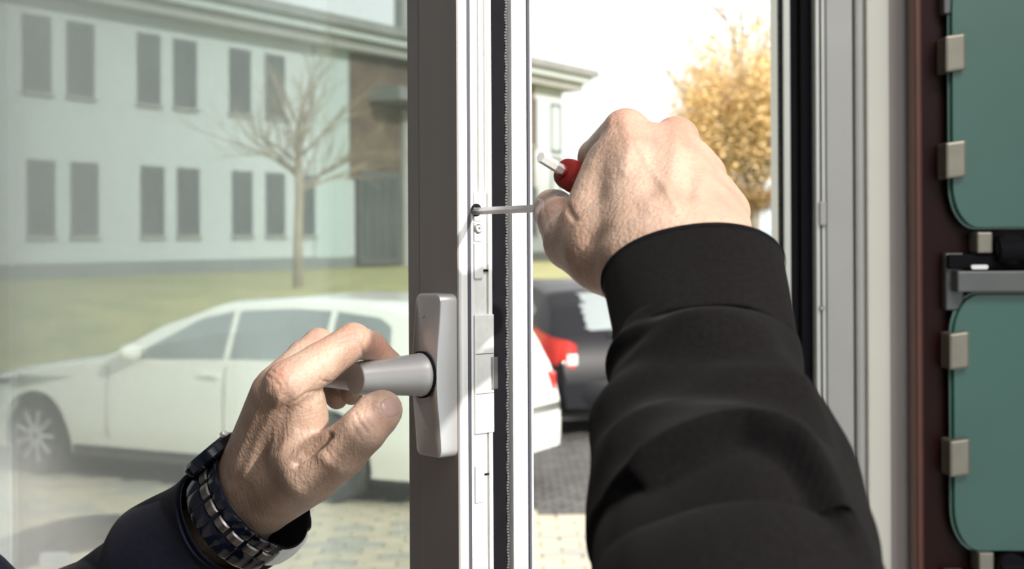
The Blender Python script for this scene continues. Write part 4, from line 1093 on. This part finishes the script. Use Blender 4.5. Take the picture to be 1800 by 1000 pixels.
BX = V((.33, -.94, 0)).normalized(); BY = V((-BX.y, BX.x, 0))
corner = P(978, 700, 13.0); corner.z = 0
Bc = corner - BX * 3.95 + BY * .80
broof = [(0, .55), (.12, .70), (.6, .86), (1.0, .95), (1.7, 1.36), (2.2, 1.45), (3.0, 1.44), (3.45, 1.38), (3.62, 1.26), (3.86, .98), (3.95, .80), (4.0, .55)]
bbelt = [(0, .5), (.3, .72), (1.0, .90), (3.4, 1.02), (3.8, .97), (4.0, .75)]
black, bhw, btop, _bb = car('hatchback', 'black hatchback with red tail light, parked behind the white car in the gap', 4.0, 1.74, broof, bbelt, .22,
    [[(1.15, .93), (1.75, 1.27), (2.2, 1.34), (2.2, .97)], [(2.26, .975), (2.26, 1.345), (3.0, 1.32), (3.35, 1.18), (3.3, 1.04)]], 'black_paint', 'car_glass', (.78, 3.28), Bc, BX)
screen(black, bhw, btop, 1.05, 1.65, 'car_glass')
rs = screen(black, bhw, btop, 3.50, 3.83, 'car_glass_w', .10); rs.name = 'rear_window'
for s in (-1, 1):
    R = []
    for k in range(13):
        a = k / 12; x = 3.52 + .44 * min(1, a * 1.45); y = s * (bhw(x, .80) + .006 - .26 * max(0, a - .60)); 
        zt = 1.03 - .15 * a; zb = .85 - .22 * a ** .7
        R.append([V((x + .015, y, zt)), V((x + .020, y, (zt + zb) / 2)), V((x + .015, y, zb)), V((x - .05, y - s * .05, zb)), V((x - .05, y - s * .05, zt))])
    cpart(black, 'tail_light', loft(R), 'red_lens', 'auto')
    cpart(black, 'reverse_lens', mbox(3.93, 3.985, min(s * .60, s * .70), max(s * .60, s * .70), .70, .80), 'plate', bevel=.008)
R = []
for k in range(25):
    y = -.82 + 1.64 * k / 24; x = 3.98 - .18 * abs(y / .84) ** 3.2
    R.append([V((x - .02, y, .26)), V((x + .05, y, .28)), V((x + .075, y, .42)), V((x + .05, y, .56)), V((x - .04, y, .60)), V((x - .1, y, .45))])
cpart(black, 'rear_bumper', loft(R), 'black_paint', 'auto')
cpart(black, 'number_plate', mbox(4.0, 4.03, -.26, .26, .60, .71), 'plate', bevel=.003)
cpart(black, 'wiper', tube([(3.88, .15, 1.0), (3.90, -.25, .97)], .012, 6), 'dark')
cpart(black, 'underbody', mbox(.4, 3.8, -.74, .74, .17, .34), 'dark')
cpart(black, 'roof_antenna', tube([(3.3, 0, 1.41), (3.5, 0, 1.60)], .006, 6), 'dark')

# ---------------- handrail built for an unidentified curved shape, bottom left
rl = empty('handrail', (P(100, 930, 3).x, 3.0, 0)); tag(rl, 'curved grey-green metal handrail standing in for an unidentified object at bottom left', 'handrail')
rx = rl.location.x
pts = []
for k in range(15):
    pxk = 6 + k * 26; pyk = 968 - 42 * math.sin(min(1, k / 7) * math.pi / 2)
    q = P(pxk, pyk, 3.0 + .02 * k); pts.append(V((q.x - rx, q.y - 3.0, q.z)))
part('rail', tube(pts, .028, 14), 'rail', rl, smooth=True)
part('shade_bar', tube([p + V((0, .03, -.045)) for p in pts], .012, 10), 'dark', rl, smooth=True)  # dark tube stands for the shadow under the rail
for k in (0, 14): part('post', tube([pts[k], V((pts[k].x, pts[k].y, -.01))], .020, 10), 'rail', rl, smooth=True)
q = P(96, 982, 2.95); bmw = plate(round_rect(.062, .028, .009, 5, q.x - rx, q.z), -.055, -.048); part('blank_plate', bmw, 'white_plate', rl)  # plain plate in place of an unidentified white spot
